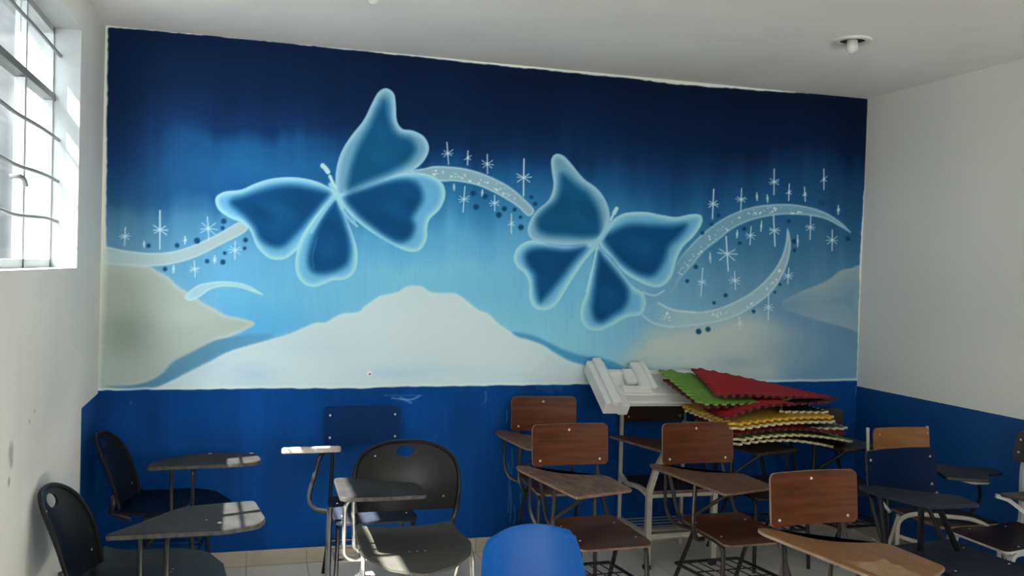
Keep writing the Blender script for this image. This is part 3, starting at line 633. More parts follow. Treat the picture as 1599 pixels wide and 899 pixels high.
# ------------------------------------------------------------------ tablet-arm chairs
# local frame: origin on the floor under the seat, the sitter looks along -Y, writing board over the sitter's right (-X)
def rivets(spots, parent, r=.007):
    for c, n in spots:
        bm = bmesh.new(); dome(bm, c, n, r, r*.6); obj('rivet', bm, M_rivet, parent)
DEF = dict(zs=.45, sw=.19, yf=-.222, yb=.217, bw=.215, by0=.395, bz0=.690, by1=.415, bz1=.909, zt=.716, tilt=0, bt=.018)
TAB = [(-.262, -.339), (.053, -.262), (.052, .028), (-.075, .060), (-.160, .100), (-.225, .190), (-.270, .300), (-.325, .325), (-.335, .26)]
TRAD = [.012, .02, .05, .06, .08, .08, .03, .03, .03]
def ply_chair(x, y, a, label, back=M_brown, bedge=M_edgel, seatm=M_seatw, sedge=M_edge, board=M_tabb, tedge=M_edge, tm=M_blackm, nriv=3,
              wtab=None, mir=1, square=False, tr=.0115, rackd=True, holder=True, rear_feet=.0, curve=.022, boardpts=None, trad=None, srivets=True, **kw):
    P = dict(DEF); P.update(kw); g = lambda k: P[k]
    t = empty('tablet_arm_chair', (x, y, 0), a, label, 'chair', 'tablet arm chairs')
    m = mir; zs, sw, yf, yb = g('zs'), g('sw'), g('yf'), g('yb')
    # seat: curved plywood with a rolled front
    def sf(u, v):
        q = (v-yf)/(yb-yf); z = zs-.010*math.sin(math.pi*min(1, max(0, q)))*(1-(u/sw)**2*.4)
        if q < .22: z -= .018*((.22-q)/.22)**2
        if q > .85: z += .012*((q-.85)/.15)**2
        return (u, v, z)
    so_ = obj('seat', panel(rrows(yf, yb, sw, .04, 4, 8), 10, sf, (0, 0, -.011)), [seatm, sedge], t, True)
    if srivets: rivets([((sx*(sw-.045), yy, sf(sx*(sw-.045), yy)[2]), (0, 0, 1)) for sx in (-1, 1) for yy in (yf+.10, yb-.09)], so_, .006)
    # backrest
    bw, y0, z0, y1, z1 = g('bw'), g('by0'), g('bz0'), g('by1'), g('bz1')
    def bf(u, v):
        q = v/(z1-z0); return (u, y0+(y1-y0)*q+curve*(1-(u/bw)**2)-curve, z0+v)
    bo = obj('backrest', panel(rrows(0, z1-z0, bw, .025, 4, 3), 12, bf, (0, .012, 0)), [back, bedge], t, True)
    hgt = z1-z0; n = (0, -1, .05)
    def onb(u, v): p = bf(u, v); return (p[0], p[1]-.0005, p[2])
    if nriv == 3: sp = [(0.0, hgt-.032), (-bw+.045, .028), (bw-.045, .028)]
    else: sp = [(-bw+.03, hgt-.045), (bw-.03, hgt-.045), (-bw+.03, .045), (bw-.03, .045)]
    rivets([(onb(u, v), n) for u, v in sp], bo, .0075)
    # writing board
    if wtab:
        ca, sa = math.cos(a), math.sin(a)
        pts = [((px-x)*ca+(py-y)*sa, -(px-x)*sa+(py-y)*ca) for px, py in wtab]
    else: pts = [(px*m, py) for px, py in (boardpts or TAB)]
    zt = g('zt'); tl = g('tilt'); yr = min(p[1] for p in pts)
    out = round_poly(pts, trad or (TRAD if not wtab and not boardpts else .03))
    tlf = (lambda px, py: -(py-yr)*tl) if tl else None
    bd = obj('writing_board', plate(out, zt-g('bt'), zt, tlf, bev=min(.006, g('bt')*.25)), [board, tedge], t)
    A_ = sum(pts[i-1][0]*pts[i][1]-pts[i][0]*pts[i-1][1] for i in range(len(pts)))
    bxs = [p[0] for p in pts]; xm = (min(bxs)+max(bxs))/2; fy = min(p[1] for p in pts); by_ = max(p[1] for p in pts)
    # frame
    R = dict(r=tr, square=square)
    lx = sw-.02
    for s in (-1, 1):
        obj('front_leg', tb([(s*lx, .02, zs-.024), (s*lx, yf+.035, zs-.030), (s*(lx+.012), yf+.010, .001)], rad=.045, **R), tm, t, True)
        obj('rear_leg', tb([(s*lx, yb-.12, zs-.03), (s*(lx+.022), yb+.10, .001)], rad=.04, **R), tm, t, True)
        obj('back_upright', tb([(s*lx, yf+.10, zs-.026), (s*lx, yb+.04, zs-.024), (s*(bw-.05), y0+.012+.002, z0-.03), (s*(bw-.05), y1+.024-curve*.4, z1-.05)], rad=.06, **R), tm, t, True)
    for yy in (yf+.045, yb-.03): obj('seat_rail', tb([(-lx, yy, zs-.028), (lx, yy, zs-.028)], r=tr*.9, square=square), tm, t, True)
    if holder:
        bm = bmesh.new(); xo = -m*(sw+.055)
        tube(bm, [(xo, -.03, zt-.02), (xo, -.02, zs+.02), (xo+m*.03, -.01, zs-.05), (-m*lx, 0, zs-.05)], r=tr, rad=.05, square=square)
        tube(bm, [(xo, -.025, zs+.08), (xo+m*.10, -.20, zt-.035), (xo+m*.12, -.25, zt-.022)], r=tr*.85, rad=.02, square=square)
        tube(bm, [(-m*(sw+.10), .20, zt-.02), (-m*(sw+.10), .19, zs+.06), (-m*(sw+.06), .17, zs-.02), (-m*lx, .12, zs-.03)], r=tr*.8, rad=.06, square=square)
        obj('board_support', bm, tm, t, True)
    if rackd:
        zr = .20; bm = bmesh.new()
        xr_ = lx+.008
        for pts_ in ([(-xr_, yf+.03, zr+.03), (xr_, yf+.03, zr+.03)], [(-xr_-.006, yb+.04, zr), (xr_+.006, yb+.04, zr)], [(-xr_, yf+.03, zr+.03), (-xr_-.006, yb+.04, zr)], [(xr_, yf+.03, zr+.03), (xr_+.006, yb+.04, zr)]):
            tube(bm, pts_, r=tr*.75, square=square)
        for k in range(5):
            xx = -lx*.72+lx*1.44*k/4; tube(bm, [(xx, yf+.03, zr+.03), (xx, yb+.04, zr)], r=.0035, n=5)
        for k in range(2):
            yy = yf+.15+.14*k; tube(bm, [(-xr_, yy, zr+.02-k*.01), (xr_, yy, zr+.02-k*.01)], r=.0035, n=5)
        obj('book_rack', bm, tm, t, True)
    return t, bd

# plywood chairs of the front rows
ply_chair(1.705, 4.128, .03, 'brown tablet chair with badly scratched, splintered board behind the blue plastic chair', board=M_worn, tedge=M_edge, bz1=.905)
ply_chair(2.415, 4.06, .02, 'brown tablet chair in front of the cream framed chair, with an intact brown board', seatm=M_seatw, board=M_tabb, tm=M_brownm)
ic, ib = ply_chair(2.331, 2.875, .046, 'nearest brown tablet chair with a honey coloured board flaked at its corner', board=M_honey, tedge=M_edgel, tm=M_brownm, back=M_brown, boardpts=[(-.262, -.360), (-.10, -.36), (.06, -.262), (.058, .028), (-.075, .060), (-.160, .100), (-.225, .190), (-.270, .300), (-.325, .325), (-.335, .26)], trad=[.012, .01, .02, .05, .06, .08, .08, .03, .03, .03])
# bare chipboard patch where the laminate has flaked off
pt = [(-.256, -.122), (-.235, -.136), (-.207, -.146), (-.172, -.158), (-.139, -.154), (-.120, -.140), (-.099, -.136), (-.104, -.165), (-.118, -.192), (-.100, -.215), (-.104, -.238), (-.112, -.262), (-.096, -.287), (-.106, -.318), (-.105, -.354), (-.256, -.354)]
obj('bare_patch', plate(pt, .7162, .7168, bev=.0002), [M_chip, M_chip], ic)
E_s = .95
ply_chair(1.764, 4.885, -.058, 'brown tablet chair standing against the wall behind the scratched one', zs=.513, sw=.18, yf=-.21, yb=.205, bw=.204, by0=.35, bz0=.745, by1=.372, bz1=.949, zt=.767,
          boardpts=[(-.262, -.30), (.04, -.25), (.04, .01), (-.11, .06), (-.20, .13), (-.26, .25), (-.32, .26), (-.335, .14)], trad=[.06, .03, .05, .06, .06, .04, .04, .06])
# blue chair against the wall, board tipped towards the window
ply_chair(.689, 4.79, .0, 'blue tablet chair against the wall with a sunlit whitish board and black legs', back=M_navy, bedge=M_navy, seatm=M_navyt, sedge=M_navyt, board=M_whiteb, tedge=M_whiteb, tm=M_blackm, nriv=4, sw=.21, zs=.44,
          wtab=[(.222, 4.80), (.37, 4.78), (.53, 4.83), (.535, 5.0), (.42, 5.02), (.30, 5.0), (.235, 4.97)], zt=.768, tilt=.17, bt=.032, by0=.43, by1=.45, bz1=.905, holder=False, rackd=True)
cb = bpy.context.collection.objects
ch = [o for o in bpy.data.objects if o.name.startswith('tablet_arm_chair')][-1]
bm = bmesh.new(); tube(bm, [(-.24, .06, .735), (-.27, .04, .71), (-.325, .02, .50), (-.30, .01, .44), (-.20, 0, .425)], r=.0125, rad=.05); obj('board_support', bm, M_blackm, ch, True)
bm = bmesh.new(); tube(bm, [(-.235, -.20, .50), (-.24, -.21, .001)], r=.015, rad=.05); obj('front_leg', bm, M_blackm, ch, True)
# cream framed chair under the polystyrene
def cream_chair():
    x, y = 2.51, 5.0
    t = empty('tablet_arm_chair', (x, y, 0), 0, 'cream square-tube chair with dark plywood back, under the white polystyrene', 'chair', 'tablet arm chairs')
    sf = lambda u, v: (u, v, .452-.012*math.sin(math.pi*(v+.19)/.40))
    obj('seat', panel(rrows(-.185, .215, .205, .02, 3, 8), 10, sf, (0, 0, -.012)), [M_dbrown, M_edge], t, True)
    bo = obj('backrest', panel(rrows(0, .155, .205, .012, 3, 3), 10, lambda u, v: (u, .225-.02*(u/.21)**2+.01*v/.15, .79+v), (0, .012, 0)), [M_dbrown, M_dbrown], t, True)
    rivets([((s*.175, .21, .822), (0, -1, 0)) for s in (-1, 1)], bo, .006)
    q = dict(square=True)
    for s in (-1, 1):
        l = obj('rear_leg', tb([(s*.212, .228, .001), (s*.215, .228, .93)], r=.0095, **q), M_cream, t)
        l = obj('front_leg', tb([(s*.212, -.19, .02), (s*.212, -.19, .44)] if s > 0 else [(s*.212, -.19, .02), (s*.212, -.19, .45), (s*.17, -.185, .575), (s*.10, -.17, .69)], r=.0155, rad=.02, **q), M_cream, t)
        box_ = bx((s*.212-.019, -.209, 0), (s*.212+.019, -.171, .025)); obj('foot_cap', box_, M_rub, l)
        bm = bmesh.new(); tube(bm, [(s*.21, .225, .455), (s*.21, .12, .425), (s*.21, -.05, .45), (s*.21, -.19, .425)], r=.012, rad=.08, square=True); obj('side_rail', bm, M_cream, t)
        bm = bmesh.new(); tube(bm, [(s*.21, .225, .185), (s*.21, -.19, .20)], r=.010, square=True); obj('stretcher', bm, M_cream, t)
    obj('seat_rail', tb([(-.21, -.185, .425), (.21, -.185, .425)], r=.0105, **q), M_cream, t)
    obj('stretcher', tb([(-.21, -.185, .19), (.21, -.185, .19)], r=.0135, **q), M_cream, t)
    bm = bmesh.new()
    for k in range(6): tube(bm, [(-.2, -.15+.07*k, .20-.003*k), (.2, -.15+.07*k, .20-.003*k)], r=.004, n=5)
    obj('book_rack', bm, M_chrome, t)
    obj('writing_board', plate(round_poly([(-.20, -.36), (.10, -.33), (.11, -.06), (-.06, -.02), (-.19, .06), (-.27, .17), (-.33, .165), (-.32, .08)], .03), .705, .72), [M_seatw, M_edge], t)
    return t
cream_chair()
# navy chair on the right
jc, jb = ply_chair(3.20, 3.40, .10, 'navy tablet chair with four bolts and shade-darkened back, right of the nearest brown chair', back=M_navyshade, bedge=M_gply, seatm=M_navyt, sedge=M_navyt, board=M_navyt, tedge=M_navyt, tm=M_blackm, nriv=4,
          bw=.223, by0=.37, by1=.40, bz0=.655, bz1=.880, sw=.21, wtab=[(2.878, 3.70), (2.905, 3.55), (2.965, 3.345), (3.235, 3.322), (3.265, 3.48), (3.10, 3.62), (3.00, 3.73), (2.92, 3.77)], zt=.716, curve=.03, holder=False)
def to_local(o, p): return tuple(Matrix.Rotation(-o.rotation_euler.z, 3, 'Z') @ (Vector(p)-o.location))
for A0, A1 in (((2.99, 3.42, .70), (3.11, 3.55, .44)), ((3.08, 3.42, .70), (3.30, 3.52, .44)), ((2.925, 3.62, .70), (2.99, 3.64, .42))):
    obj('board_support', tb([to_local(jc, A0), to_local(jc, A1)], r=.0145), M_blackm, jc, True)
# honey coloured chair behind it, left-handed board
def loop_chair():
    x, y = 3.69, 4.05
    t = empty('tablet_arm_chair', (x, y, 0), .0, 'orange plywood backed chair with pale loop frame behind the navy chair', 'chair', 'tablet arm chairs')
    obj('seat', panel(rrows(-.20, .2, .19, .03, 3, 6), 8, lambda u, v: (u, v, .45), (0, 0, -.012)), [M_dbrown, M_edge], t, True)
    bo = obj('backrest', panel(rrows(0, .2, .192, .03, 4, 3), 10, lambda u, v: (u, .35-.02*(u/.19)**2+.02*v/.2, .665+v), (0, .012, 0)), [M_orange, M_orange], t, True)
    rivets([((s*.165, .33, .835), (0, -1, 0)) for s in (-1, 1)], bo, .006)
    for s in (-1, 1):
        obj('back_upright', tb([(s*.20, .18, .43), (s*.202, .30, .5), (s*.206, .372, .70), (s*.206, .384, .865)], r=.010, rad=.05), M_cream, t, True)
        obj('rear_leg', tb([(s*.19, .12, .43), (s*.21, .26, .001)], r=.012), M_cream, t, True)
    bm = bmesh.new(); tube(bm, [(-.235, .08, .001), (-.235, .07, .42), (-.20, .0, .47), (.05, -.18, .475), (.16, -.22, .40), (.175, -.225, .001)], r=.012, rad=.07); obj('front_frame', bm, M_cream, t, True)
    obj('stretcher', tb([(-.235, .08, .33), (.175, -.22, .22)], r=.011), M_cream, t, True)
    bm = bmesh.new()
    for k in range(5): tube(bm, [(-.17+.085*k, -.19, .20), (-.17+.085*k, .2, .20)], r=.004, n=5)
    for yy in (-.19, .0, .2): tube(bm, [(-.19, yy, .20), (.19, yy, .20)], r=.0055, n=5)
    obj('book_rack', bm, M_blackm, t, True)
    W_ = [(3.50, 3.84), (3.69, 3.735), (3.79, 3.86), (3.905, 3.87), (3.94, 3.97), (3.83, 4.02), (3.76, 4.06), (3.70, 4.14), (3.60, 4.05)]
    obj('writing_board', plate(round_poly([(a-x, b-y) for a, b in W_], .02), .698, .716), [M_navyt, M_blackm], t)
    obj('board_support', tb([(-.10, -.10, .70), (-.06, -.26, .69), (.05, -.245, .685)], r=.010, rad=.03), M_cream, t, True)
    obj('board_support', tb([(.12, -.10, .695), (.20, -.05, .55), (.17, .0, .44)], r=.010, rad=.05), M_blackm, t, True)
loop_chair()
# chair at the right border, side on
ply_chair(3.765, 3.66, -1.57, 'grey-brown chair with chipped white frame seen side on at the right border', back=M_gply, bedge=M_whitem, seatm=M_dbrown, sedge=M_whitem, board=M_gply, tedge=M_gply, tm=M_whitem, nriv=4, mir=-1,
          by0=.215, by1=.245, bz0=.78, bz1=.935, bw=.225, sw=.20, zt=.716, yb=.20, square=True, tr=.011,
          wtab=[(3.50, 3.50), (3.56, 3.34), (3.80, 3.28), (3.98, 3.36), (3.97, 3.46), (3.80, 3.50)], holder=True, curve=.01)
# two dark chairs under the foam mats
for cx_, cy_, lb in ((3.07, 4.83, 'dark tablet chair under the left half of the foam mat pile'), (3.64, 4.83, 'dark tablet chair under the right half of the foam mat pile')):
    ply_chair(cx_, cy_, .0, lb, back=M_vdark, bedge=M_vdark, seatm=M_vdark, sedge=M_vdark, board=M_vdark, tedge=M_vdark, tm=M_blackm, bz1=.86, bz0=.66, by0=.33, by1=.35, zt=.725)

# ------------------------------------------------------------------ black plastic tablet chairs
def profile(t):   # half width of the moulded backrest against height 0..1
    return float(np.interp(t, [0, .06, .45, .64, .79, .89, .95, .985, 1], [.222, .232, .240, .232, .212, .172, .128, .08, .012]))
def plastic_chair(x, y, a, label, back_off=(.01, .32), back_rot=0, bs=1.08, zb=.535, zt_=.85, seatm=M_bplast, wtab=None, zt=.716, tm=M_chrome, seat_pts=None, holder=(-.33, -.10), soff=(0, 0), curve=.05, lean=.07, chips=()):
    t = empty('plastic_tablet_chair', (x, y, 0), a, label, 'chair', 'black plastic tablet chairs')
    hz = zt_-zb; cr_, sr_ = math.cos(back_rot), math.sin(back_rot)
    def bf(u, v):
        q = v/hz; yy = -curve*(u/.26)**2 + lean*(q-.3)-.012*math.sin(q*3.14); zz = zb+v-(.014*(1-(u/.26)**2) if q < .3 else 0)*(1-q/.3 if q < .3 else 0)
        return (back_off[0]+u*cr_-yy*sr_, back_off[1]+u*sr_+yy*cr_, zz)
    ts_ = [0, .03, .08, .15, .25, .35, .45, .55, .64, .70, .74, .77, .80, .83, .86, .89, .92, .945, .965, .98, .992, 1]
    rows = [(k*hz, -profile(k)*bs, profile(k)*bs) for k in ts_]
    bo = obj('backrest', panel(rows, 36, bf, (-.010*-sr_, .010*cr_, 0), hole=(0, hz*.845, .045, .026)), [M_bplast, M_bplast], t, True)
    rim = [bf(-profile(k)*bs, k*hz) for k in (.0, .2, .45, .64, .79, .89, .95, .985)]+[bf(0, hz)]+[bf(profile(k)*bs, k*hz) for k in (.985, .95, .89, .79, .64, .45, .2, .0)]
    bm = bmesh.new(); tube(bm, rim, r=.0095, rad=.03); obj('rim', bm, M_bplast, bo, True)
    rivets([(tuple(Vector(bf(u, hz*.18))-Vector((0, .001, 0))), (0, -1, 0)) for u in (-.17*bs, .17*bs)]+[(tuple(Vector(bf(u, hz*.80))-Vector((0, .001, 0))), (0, -1, 0)) for u in (-.14*bs,)], bo, .005)
    # seat
    ox, oy = soff
    sp = [(-.235, .25), (-.252, .05), (-.262, -.08), (-.24, -.17), (-.15, -.265), (0, -.30), (.13, -.27), (.225, -.18), (.255, -.06), (.245, .10), (.232, .25)]
    ys_ = np.linspace(.25, -.30, 16)
    def ext(yv):
        L_ = float(np.interp(-yv, [-.25, -.05, .08, .17, .265, .30], [-.235, -.252, -.262, -.24, -.15, -.02])); R_ = float(np.interp(-yv, [-.25, -.10, .06, .18, .27, .30], [.232, .245, .255, .225, .13, .02])); return L_, R_
    def sf(u, v): return (u+ox, v+oy, .448+.022*(u/.26)**2-.012-.028*max(0, (-v-.12)/.18)**2+.02*max(0, (v-.15)/.1)**2)
    rows = [(float(v), *ext(float(v))) for v in ys_]
    st_ = obj('seat', panel(rows, 18, sf, (0, 0, -.012)), [seatm, seatm], t, True)
    rivets([((ox+u, oy-.08, sf(u, -.08)[2]), (0, 0, 1)) for u in (-.035, .0, .035)], st_, .004)
    rl = dict(r=.0105)
    for s in (-1, 1):
        top = bf(s*.235*bs, hz*.12)
        obj('back_upright', tb([tuple(Vector(top)+Vector((0, .022, .03))), tuple(Vector(top)+Vector((0, .018, -.03))), (ox+s*.235, oy+.27, .46), (ox+s*.24, oy+.16, .425)], rad=.05, r=.0125), M_blackm, t, True)
        obj('front_leg', tb([(ox+s*.235, oy+.1, .428), (ox+s*.245, oy-.12, .432), (ox+s*.255, oy-.155, .001)], rad=.05, **rl), tm, t, True)
        obj('rear_leg', tb([(ox+s*.225, oy-.02, .425), (ox+s*.235, oy+.30, .001)], rad=.05, **rl), tm, t, True)
    obj('seat_rail', tb([(ox-.235, oy-.05, .425), (ox+.235, oy-.05, .425)], r=.008), tm, t, True); obj('rack_strut', tb([(ox, oy-.05, .425), (ox, oy-.14, .22)], r=.006), tm, t, True)
    bm = bmesh.new(); tube(bm, [(ox-.25, oy-.14, .22), (ox+.25, oy-.14, .22)], r=.007); tube(bm, [(ox-.23, oy+.15, .22), (ox+.23, oy+.15, .22)], r=.007)
    for k in range(5): xx = -.16+.08*k; tube(bm, [(ox+xx, oy-.14, .22), (ox+xx, oy+.15, .22)], r=.0035, n=5)
    obj('book_rack', bm, tm, t, True)
    ca, sa = math.cos(a), math.sin(a)
    pts = [((px-x)*ca+(py-y)*sa, -(px-x)*sa+(py-y)*ca) for px, py in wtab]
    obj('writing_board', plate(round_poly(pts, .03), zt-.022, zt, bev=.004), [M_blackb, M_blackc], t)
    for (qx, qy, qr) in chips:
        lx_, ly_ = (qx-x)*ca+(qy-y)*sa, -(qx-x)*sa+(qy-y)*ca
        ol = [(lx_+qr*(1+.3*math.sin(k*3))*math.cos(k*math.pi/4), ly_+qr*.8*math.sin(k*math.pi/4)) for k in range(8)]
        obj('paint_chip', plate(ol, zt, zt+.001, bev=.0002), [M_whiteb, M_whiteb], t)
    hx, hy = holder
    bm = bmesh.new(); tube(bm, [(hx+.22, hy, zt-.026), (hx+.02, hy, zt-.026), (hx, hy, zt-.06), (hx, hy, .44), (hx+.05, hy+.02, .415), (ox-.22, hy+.03, .42)], r=.0095, rad=.03)
    tube(bm, [(hx+.05, hy+.11, zt-.026), (hx+.05, hy+.11, .60), (hx+.06, hy+.11, .43), (ox-.22, hy+.11, .42)], r=.0095, rad=.05)
    obj('board_support', bm, tm, t, True)
    return t
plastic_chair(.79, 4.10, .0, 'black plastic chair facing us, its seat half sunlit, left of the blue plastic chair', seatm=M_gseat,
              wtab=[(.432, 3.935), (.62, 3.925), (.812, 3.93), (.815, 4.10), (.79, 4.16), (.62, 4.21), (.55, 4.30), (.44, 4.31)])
plastic_chair(-.33, 3.93, math.radians(80), 'nearer of two black plastic chairs side on at the left wall', back_off=(-0.1758, 0.2482), back_rot=math.radians(-1), bs=.74, zb=.50, zt_=.835, lean=.13, soff=(.03, 0),
              wtab=[(-.455, 3.535), (-.037, 3.535), (.09, 3.590), (.118, 3.66), (.080, 3.95), (-.192, 3.905), (-.25, 3.84), (-.30, 3.755), (-.409, 3.60)], tm=M_blackm, holder=(-.29, -.14), curve=.075, chips=((-.055, 3.63, .010), (-.105, 3.68, .004)))
plastic_chair(-.31, 5.02, math.radians(84), 'black plastic chair side on in the far left corner, behind the near one', back_off=(-0.1073, 0.2552), back_rot=math.radians(-5), bs=.70, zb=.50, zt_=.835, lean=.13, soff=(.03, 0),
              wtab=[(-.415, 4.68), (-.011, 4.69), (.10, 4.725), (.125, 4.77), (.10, 4.94), (-.14, 4.99), (-.22, 4.95), (-.332, 4.86), (-.41, 4.75)], tm=M_blackm, holder=(-.29, -.14), curve=.075, chips=((-.13, 4.95, .013), (.075, 4.93, .012)))

# ------------------------------------------------------------------ blue plastic chair in the foreground
def blue_chair():
    t = empty('plastic_chair', (.945, 2.62, 0), .03, 'bright blue moulded plastic chair, only its back showing at the bottom edge', 'chair')
    # one continuous shell: back, bend and seat
    prof = [(.300, .858), (.296, .852), (.288, .83), (.272, .78), (.255, .70), (.240, .62), (.225, .54), (.205, .485), (.165, .455), (.08, .44), (-.04, .437), (-.14, .445), (-.20, .438), (-.225, .42)]
    hw = [.128, .145, .158, .170, .182, .192, .2, .205, .21, .215, .215, .21, .195, .17]
    s_ = [0]
    for i in range(1, len(prof)): s_.append(s_[-1]+math.hypot(prof[i][0]-prof[i-1][0], prof[i][1]-prof[i-1][1]))
    def f(u, v):
        yy = float(np.interp(v, s_, [p[0] for p in prof])); zz = float(np.interp(v, s_, [p[1] for p in prof])); h = float(np.interp(v, s_, hw))
        q = abs(u)/h; up_ = max(0, min(1, (zz-.45)/.1)); c = .05*q**2.2
        return (u, yy-c*up_, zz+(1-up_)*c*.6-(.014*q**2 if v < .03 else 0))
    rows = []
    for k in range(41):
        v = s_[-1]*(k/40)**1.3; h = float(np.interp(v, s_, hw)); rows.append((v, -h, h))
    bm = panel(rows, 20, f, (0, .006, -.004)); obj('shell', bm, [M_blplast, M_blplast], t, True)
    for s in (-1, 1):
        obj('front_leg', tb([(s*.14, .10, .425), (s*.16, -.13, .42), (s*.19, -.19, .001)], r=.011, rad=.04), M_blackm, t, True)
        obj('rear_leg', tb([(s*.14, -.02, .42), (s*.16, .13, .42), (s*.19, .24, .001)], r=.011, rad=.04), M_blackm, t, True)
    t.rotation_euler = (0, -.06, .03); t.location.x += .05
BC = blue_chair()

# ------------------------------------------------------------------ polystyrene packing on the cream chair
def packing():
    t = empty('polystyrene_packing', (2.06, 4.93, .90), 0, 'white moulded polystyrene packing lying on the cream chair back', 'packaging')
    U = Vector((1, .02, -.015)).normalized(); V = Vector((.01, .33, .215)); V = (V-U*V.dot(U)).normalized(); Wn = U.cross(V).normalized()
    R_ = Matrix(((U.x, V.x, Wn.x, 0), (U.y, V.y, Wn.y, 0), (U.z, V.z, Wn.z, 0), (0, 0, 0, 1)))
    def b(parts, bev=.006):
        bm = bmesh.new()
        for a, c in parts: box(bm, a, c, 0, R_)
        return bm
    def piece(name, parts):
        o = obj(name, b(parts), M_foam, t, True); md = o.modifiers.new('b', 'BEVEL'); md.width = .007; md.segments = 3; return o
    piece('end_block', [((0, .02, -.035), (.115, .415, .050)), ((.03, .0, .04), (.085, .41, .080)), ((.095, .02, -.045), (.16, .12, .03))])
    piece('cross_block', [((.285, .16, .01), (.385, .40, .055)), ((.345, .14, .05), (.375, .395, .075)), ((.22, .24, .0), (.30, .36, .035))])
    piece('front_rail', [((.10, .12, -.030), (.92, .20, .030)), ((.12, .105, -.055), (.92, .15, -.022)), ((.16, .125, .02), (.34, .19, .045))])
    piece('tray_base', [((.10, .19, -.03), (.92, .36, -.006)), ((.10, .33, -.03), (.92, .37, .022))])
packing()

# ------------------------------------------------------------------ foam puzzle mats
def ray(px, py, y):
    d = fw + rt*((px-799.5)/FPX) - up*((py-449.5)/FPX); k = y/d.y; return Vector((d.x*k, y, HC+d.z*k))
MATN = [0]
def mat_piece(label, corners, m, edge, th=.013, arch=0., teeth=True, nx=22, ny=10, tooth=.016, wav=.004, seed=0):
    """corners: far-left, near-left, near-right, far-right given as (image pixel x, image pixel y, depth)"""
    FLc, NLc, NRc, FRc = [c[1] if c[0] == 'w' else ray(*c) for c in corners]
    def f(u, v):   # u 0..1 left-right, v 0..1 near-far
        p = (NLc*(1-u)+NRc*u)*(1-v)+(FLc*(1-u)+FRc*u)*v
        z = arch*math.sin(math.pi*u) + wav*math.sin(u*7+seed)*(1-v*.5)
        return p+Vector((0, 0, z))
    # outline with interlocking teeth, then a grid fan keeps the sheet able to bend
    Lu = (NRc-NLc).length; Lv = (FLc-NLc).length
    def tooth_fn(s, L):
        n_ = max(3, round(L/.058)); q = (s*n_) % 1.0
        return 1 if .18 < q < .62 else 0
    bm = bmesh.new(); NU, NV = max(12, int(round(Lu/.058))*5), max(10, int(round(Lv/.058))*5)
    grid = [[None]*(NV+1) for _ in range(NU+1)]
    du, dv = tooth/Lu, tooth/Lv
    for i in range(NU+1):
        for j in range(NV+1):
            u, v = i/NU, j/NV
            uu = du+(1-2*du)*u; vv = dv+(1-2*dv)*v
            if teeth:
                if j == 0: vv = dv-(dv*2 if tooth_fn(u, Lu) else 0)+0
                if j == NV: vv = 1-dv+(dv*2 if tooth_fn(u+.5/NU, Lu) else 0)
                if i == 0: uu = du-(du*2 if tooth_fn(v, Lv) else 0)
                if i == NU: uu = 1-du+(du*2 if tooth_fn(v, Lv) else 0)
            grid[i][j] = f(uu, vv)
    T_ = [[bm.verts.new(grid[i][j]) for j in range(NV+1)] for i in range(NU+1)]
    B_ = [[bm.verts.new(grid[i][j]-Vector((0, 0, th))) for j in range(NV+1)] for i in range(NU+1)]
    for i in range(NU):
        for j in range(NV):
            bm.faces.new((T_[i][j], T_[i+1][j], T_[i+1][j+1], T_[i][j+1])); bm.faces.new((B_[i][j], B_[i][j+1], B_[i+1][j+1], B_[i+1][j])).material_index = 1
    def side(a, b, c, d): bm.faces.new((a, b, c, d)).material_index = 1
    for i in range(NU):
        side(T_[i+1][0], T_[i][0], B_[i][0], B_[i+1][0]); side(T_[i][NV], T_[i+1][NV], B_[i+1][NV], B_[i][NV])
    for j in range(NV):
        side(T_[0][j], T_[0][j+1], B_[0][j+1], B_[0][j]); side(T_[NU][j+1], T_[NU][j], B_[NU][j], B_[NU][j+1])
    o = obj('foam_mat', bm, [m, edge])
    tag(o, label, 'mat', 'foam mats piled on the chairs'); return o

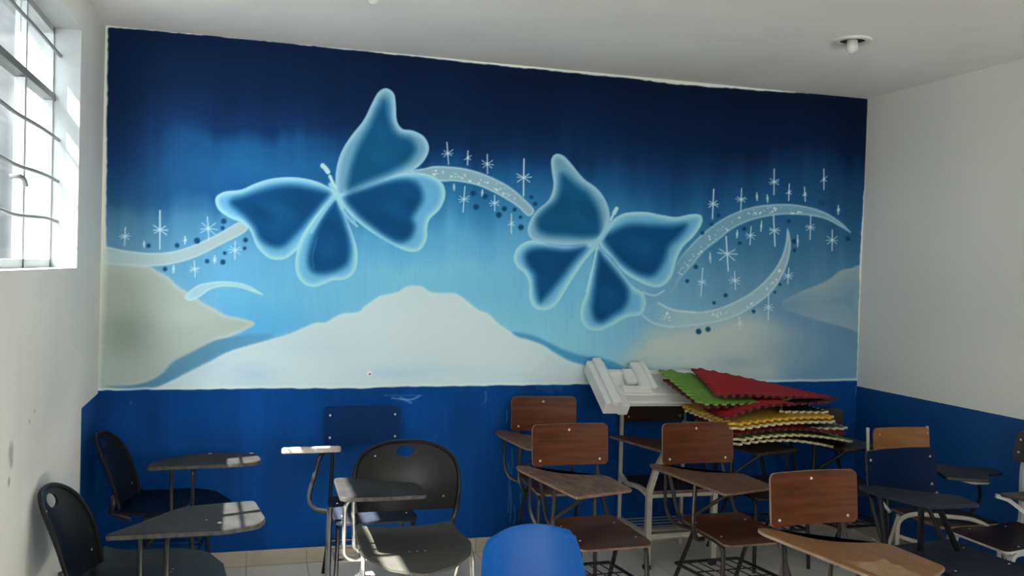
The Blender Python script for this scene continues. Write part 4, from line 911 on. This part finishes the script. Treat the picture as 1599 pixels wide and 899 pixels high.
def hid(near, dx, dz, dy=.52):      # hidden far corner given relative to the near one
    p = ray(*near); return ('w', Vector((p.x+dx, p.y+dy, p.z+dz)))
mat_piece('red puzzle-edged foam mat on the very top of the pile', [(1083, 573, 5.16), (1123, 617, 4.60), (1268, 619, 4.60), (1306, 620, 5.20)], M_red, M_dred, arch=.004)
mat_piece('green puzzle-edged foam mat just under the topmost red one', [(1033, 575, 5.14), (1094, 628, 4.56), (1210, 626, 4.56), (1262, 613, 5.14)], M_green, M_green, arch=-.004, wav=0)
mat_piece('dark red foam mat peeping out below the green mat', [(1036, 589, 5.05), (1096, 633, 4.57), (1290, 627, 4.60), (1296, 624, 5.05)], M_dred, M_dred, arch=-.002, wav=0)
R_ = (1137, 651, 4.42); R2 = (1240, 630, 4.48)
mat_piece('red foam mat above the yellow pair, lower than the green one', [(1098, 635, 4.86), R_, R2, hid(R2, .04, .01)], M_red, M_dred, arch=.026, wav=0)
Y1 = (1303, 650, 4.55)
mat_piece('upper yellow foam mat with its left corner sticking out under the green one', [(1064, 631, 5.0), (1147, 661, 4.42), Y1, hid(Y1, .02, .0)], M_yellow, M_yellow, arch=.014, wav=0)
Y2 = (1305, 657, 4.55)
mat_piece('lower yellow foam mat with pale scalloped front edge', [(1068, 637, 4.98), (1150, 668, 4.41), Y2, hid(Y2, .02, -.005)], M_yellow, M_creamf, arch=.014, wav=0)
N1 = (1294, 642, 4.62)
mat_piece('navy foam mat end showing right of the upper red mat', [(1222, 633, 4.95), (1220, 641, 4.60), N1, hid(N1, .04, .0, .4)], M_navyf, M_creamf, arch=.0, wav=0)
A1 = (1322, 676, 4.58)
mat_piece('red foam mat below the two yellow ones', [(1080, 646, 4.98), (1145, 676, 4.44), A1, hid(A1, .02, .0)], M_red, M_dred, arch=.030, wav=0)
N2 = (1324, 667, 4.58)
mat_piece('navy foam mat end jutting out right below the yellow mats', [hid((1230, 666, 4.60), .0, .0, .4), (1230, 666, 4.60), N2, hid(N2, .02, .0, .4)], M_navyf, M_creamf, arch=.0, wav=0)
A2 = (1333, 688, 4.62)
mat_piece('green foam mat with pale teeth near the bottom of the pile', [(1068, 658, 4.98), (1152, 685, 4.46), A2, hid(A2, .02, .0)], M_green, M_creamf, arch=.034, wav=0)
A3 = (1306, 697, 4.60)
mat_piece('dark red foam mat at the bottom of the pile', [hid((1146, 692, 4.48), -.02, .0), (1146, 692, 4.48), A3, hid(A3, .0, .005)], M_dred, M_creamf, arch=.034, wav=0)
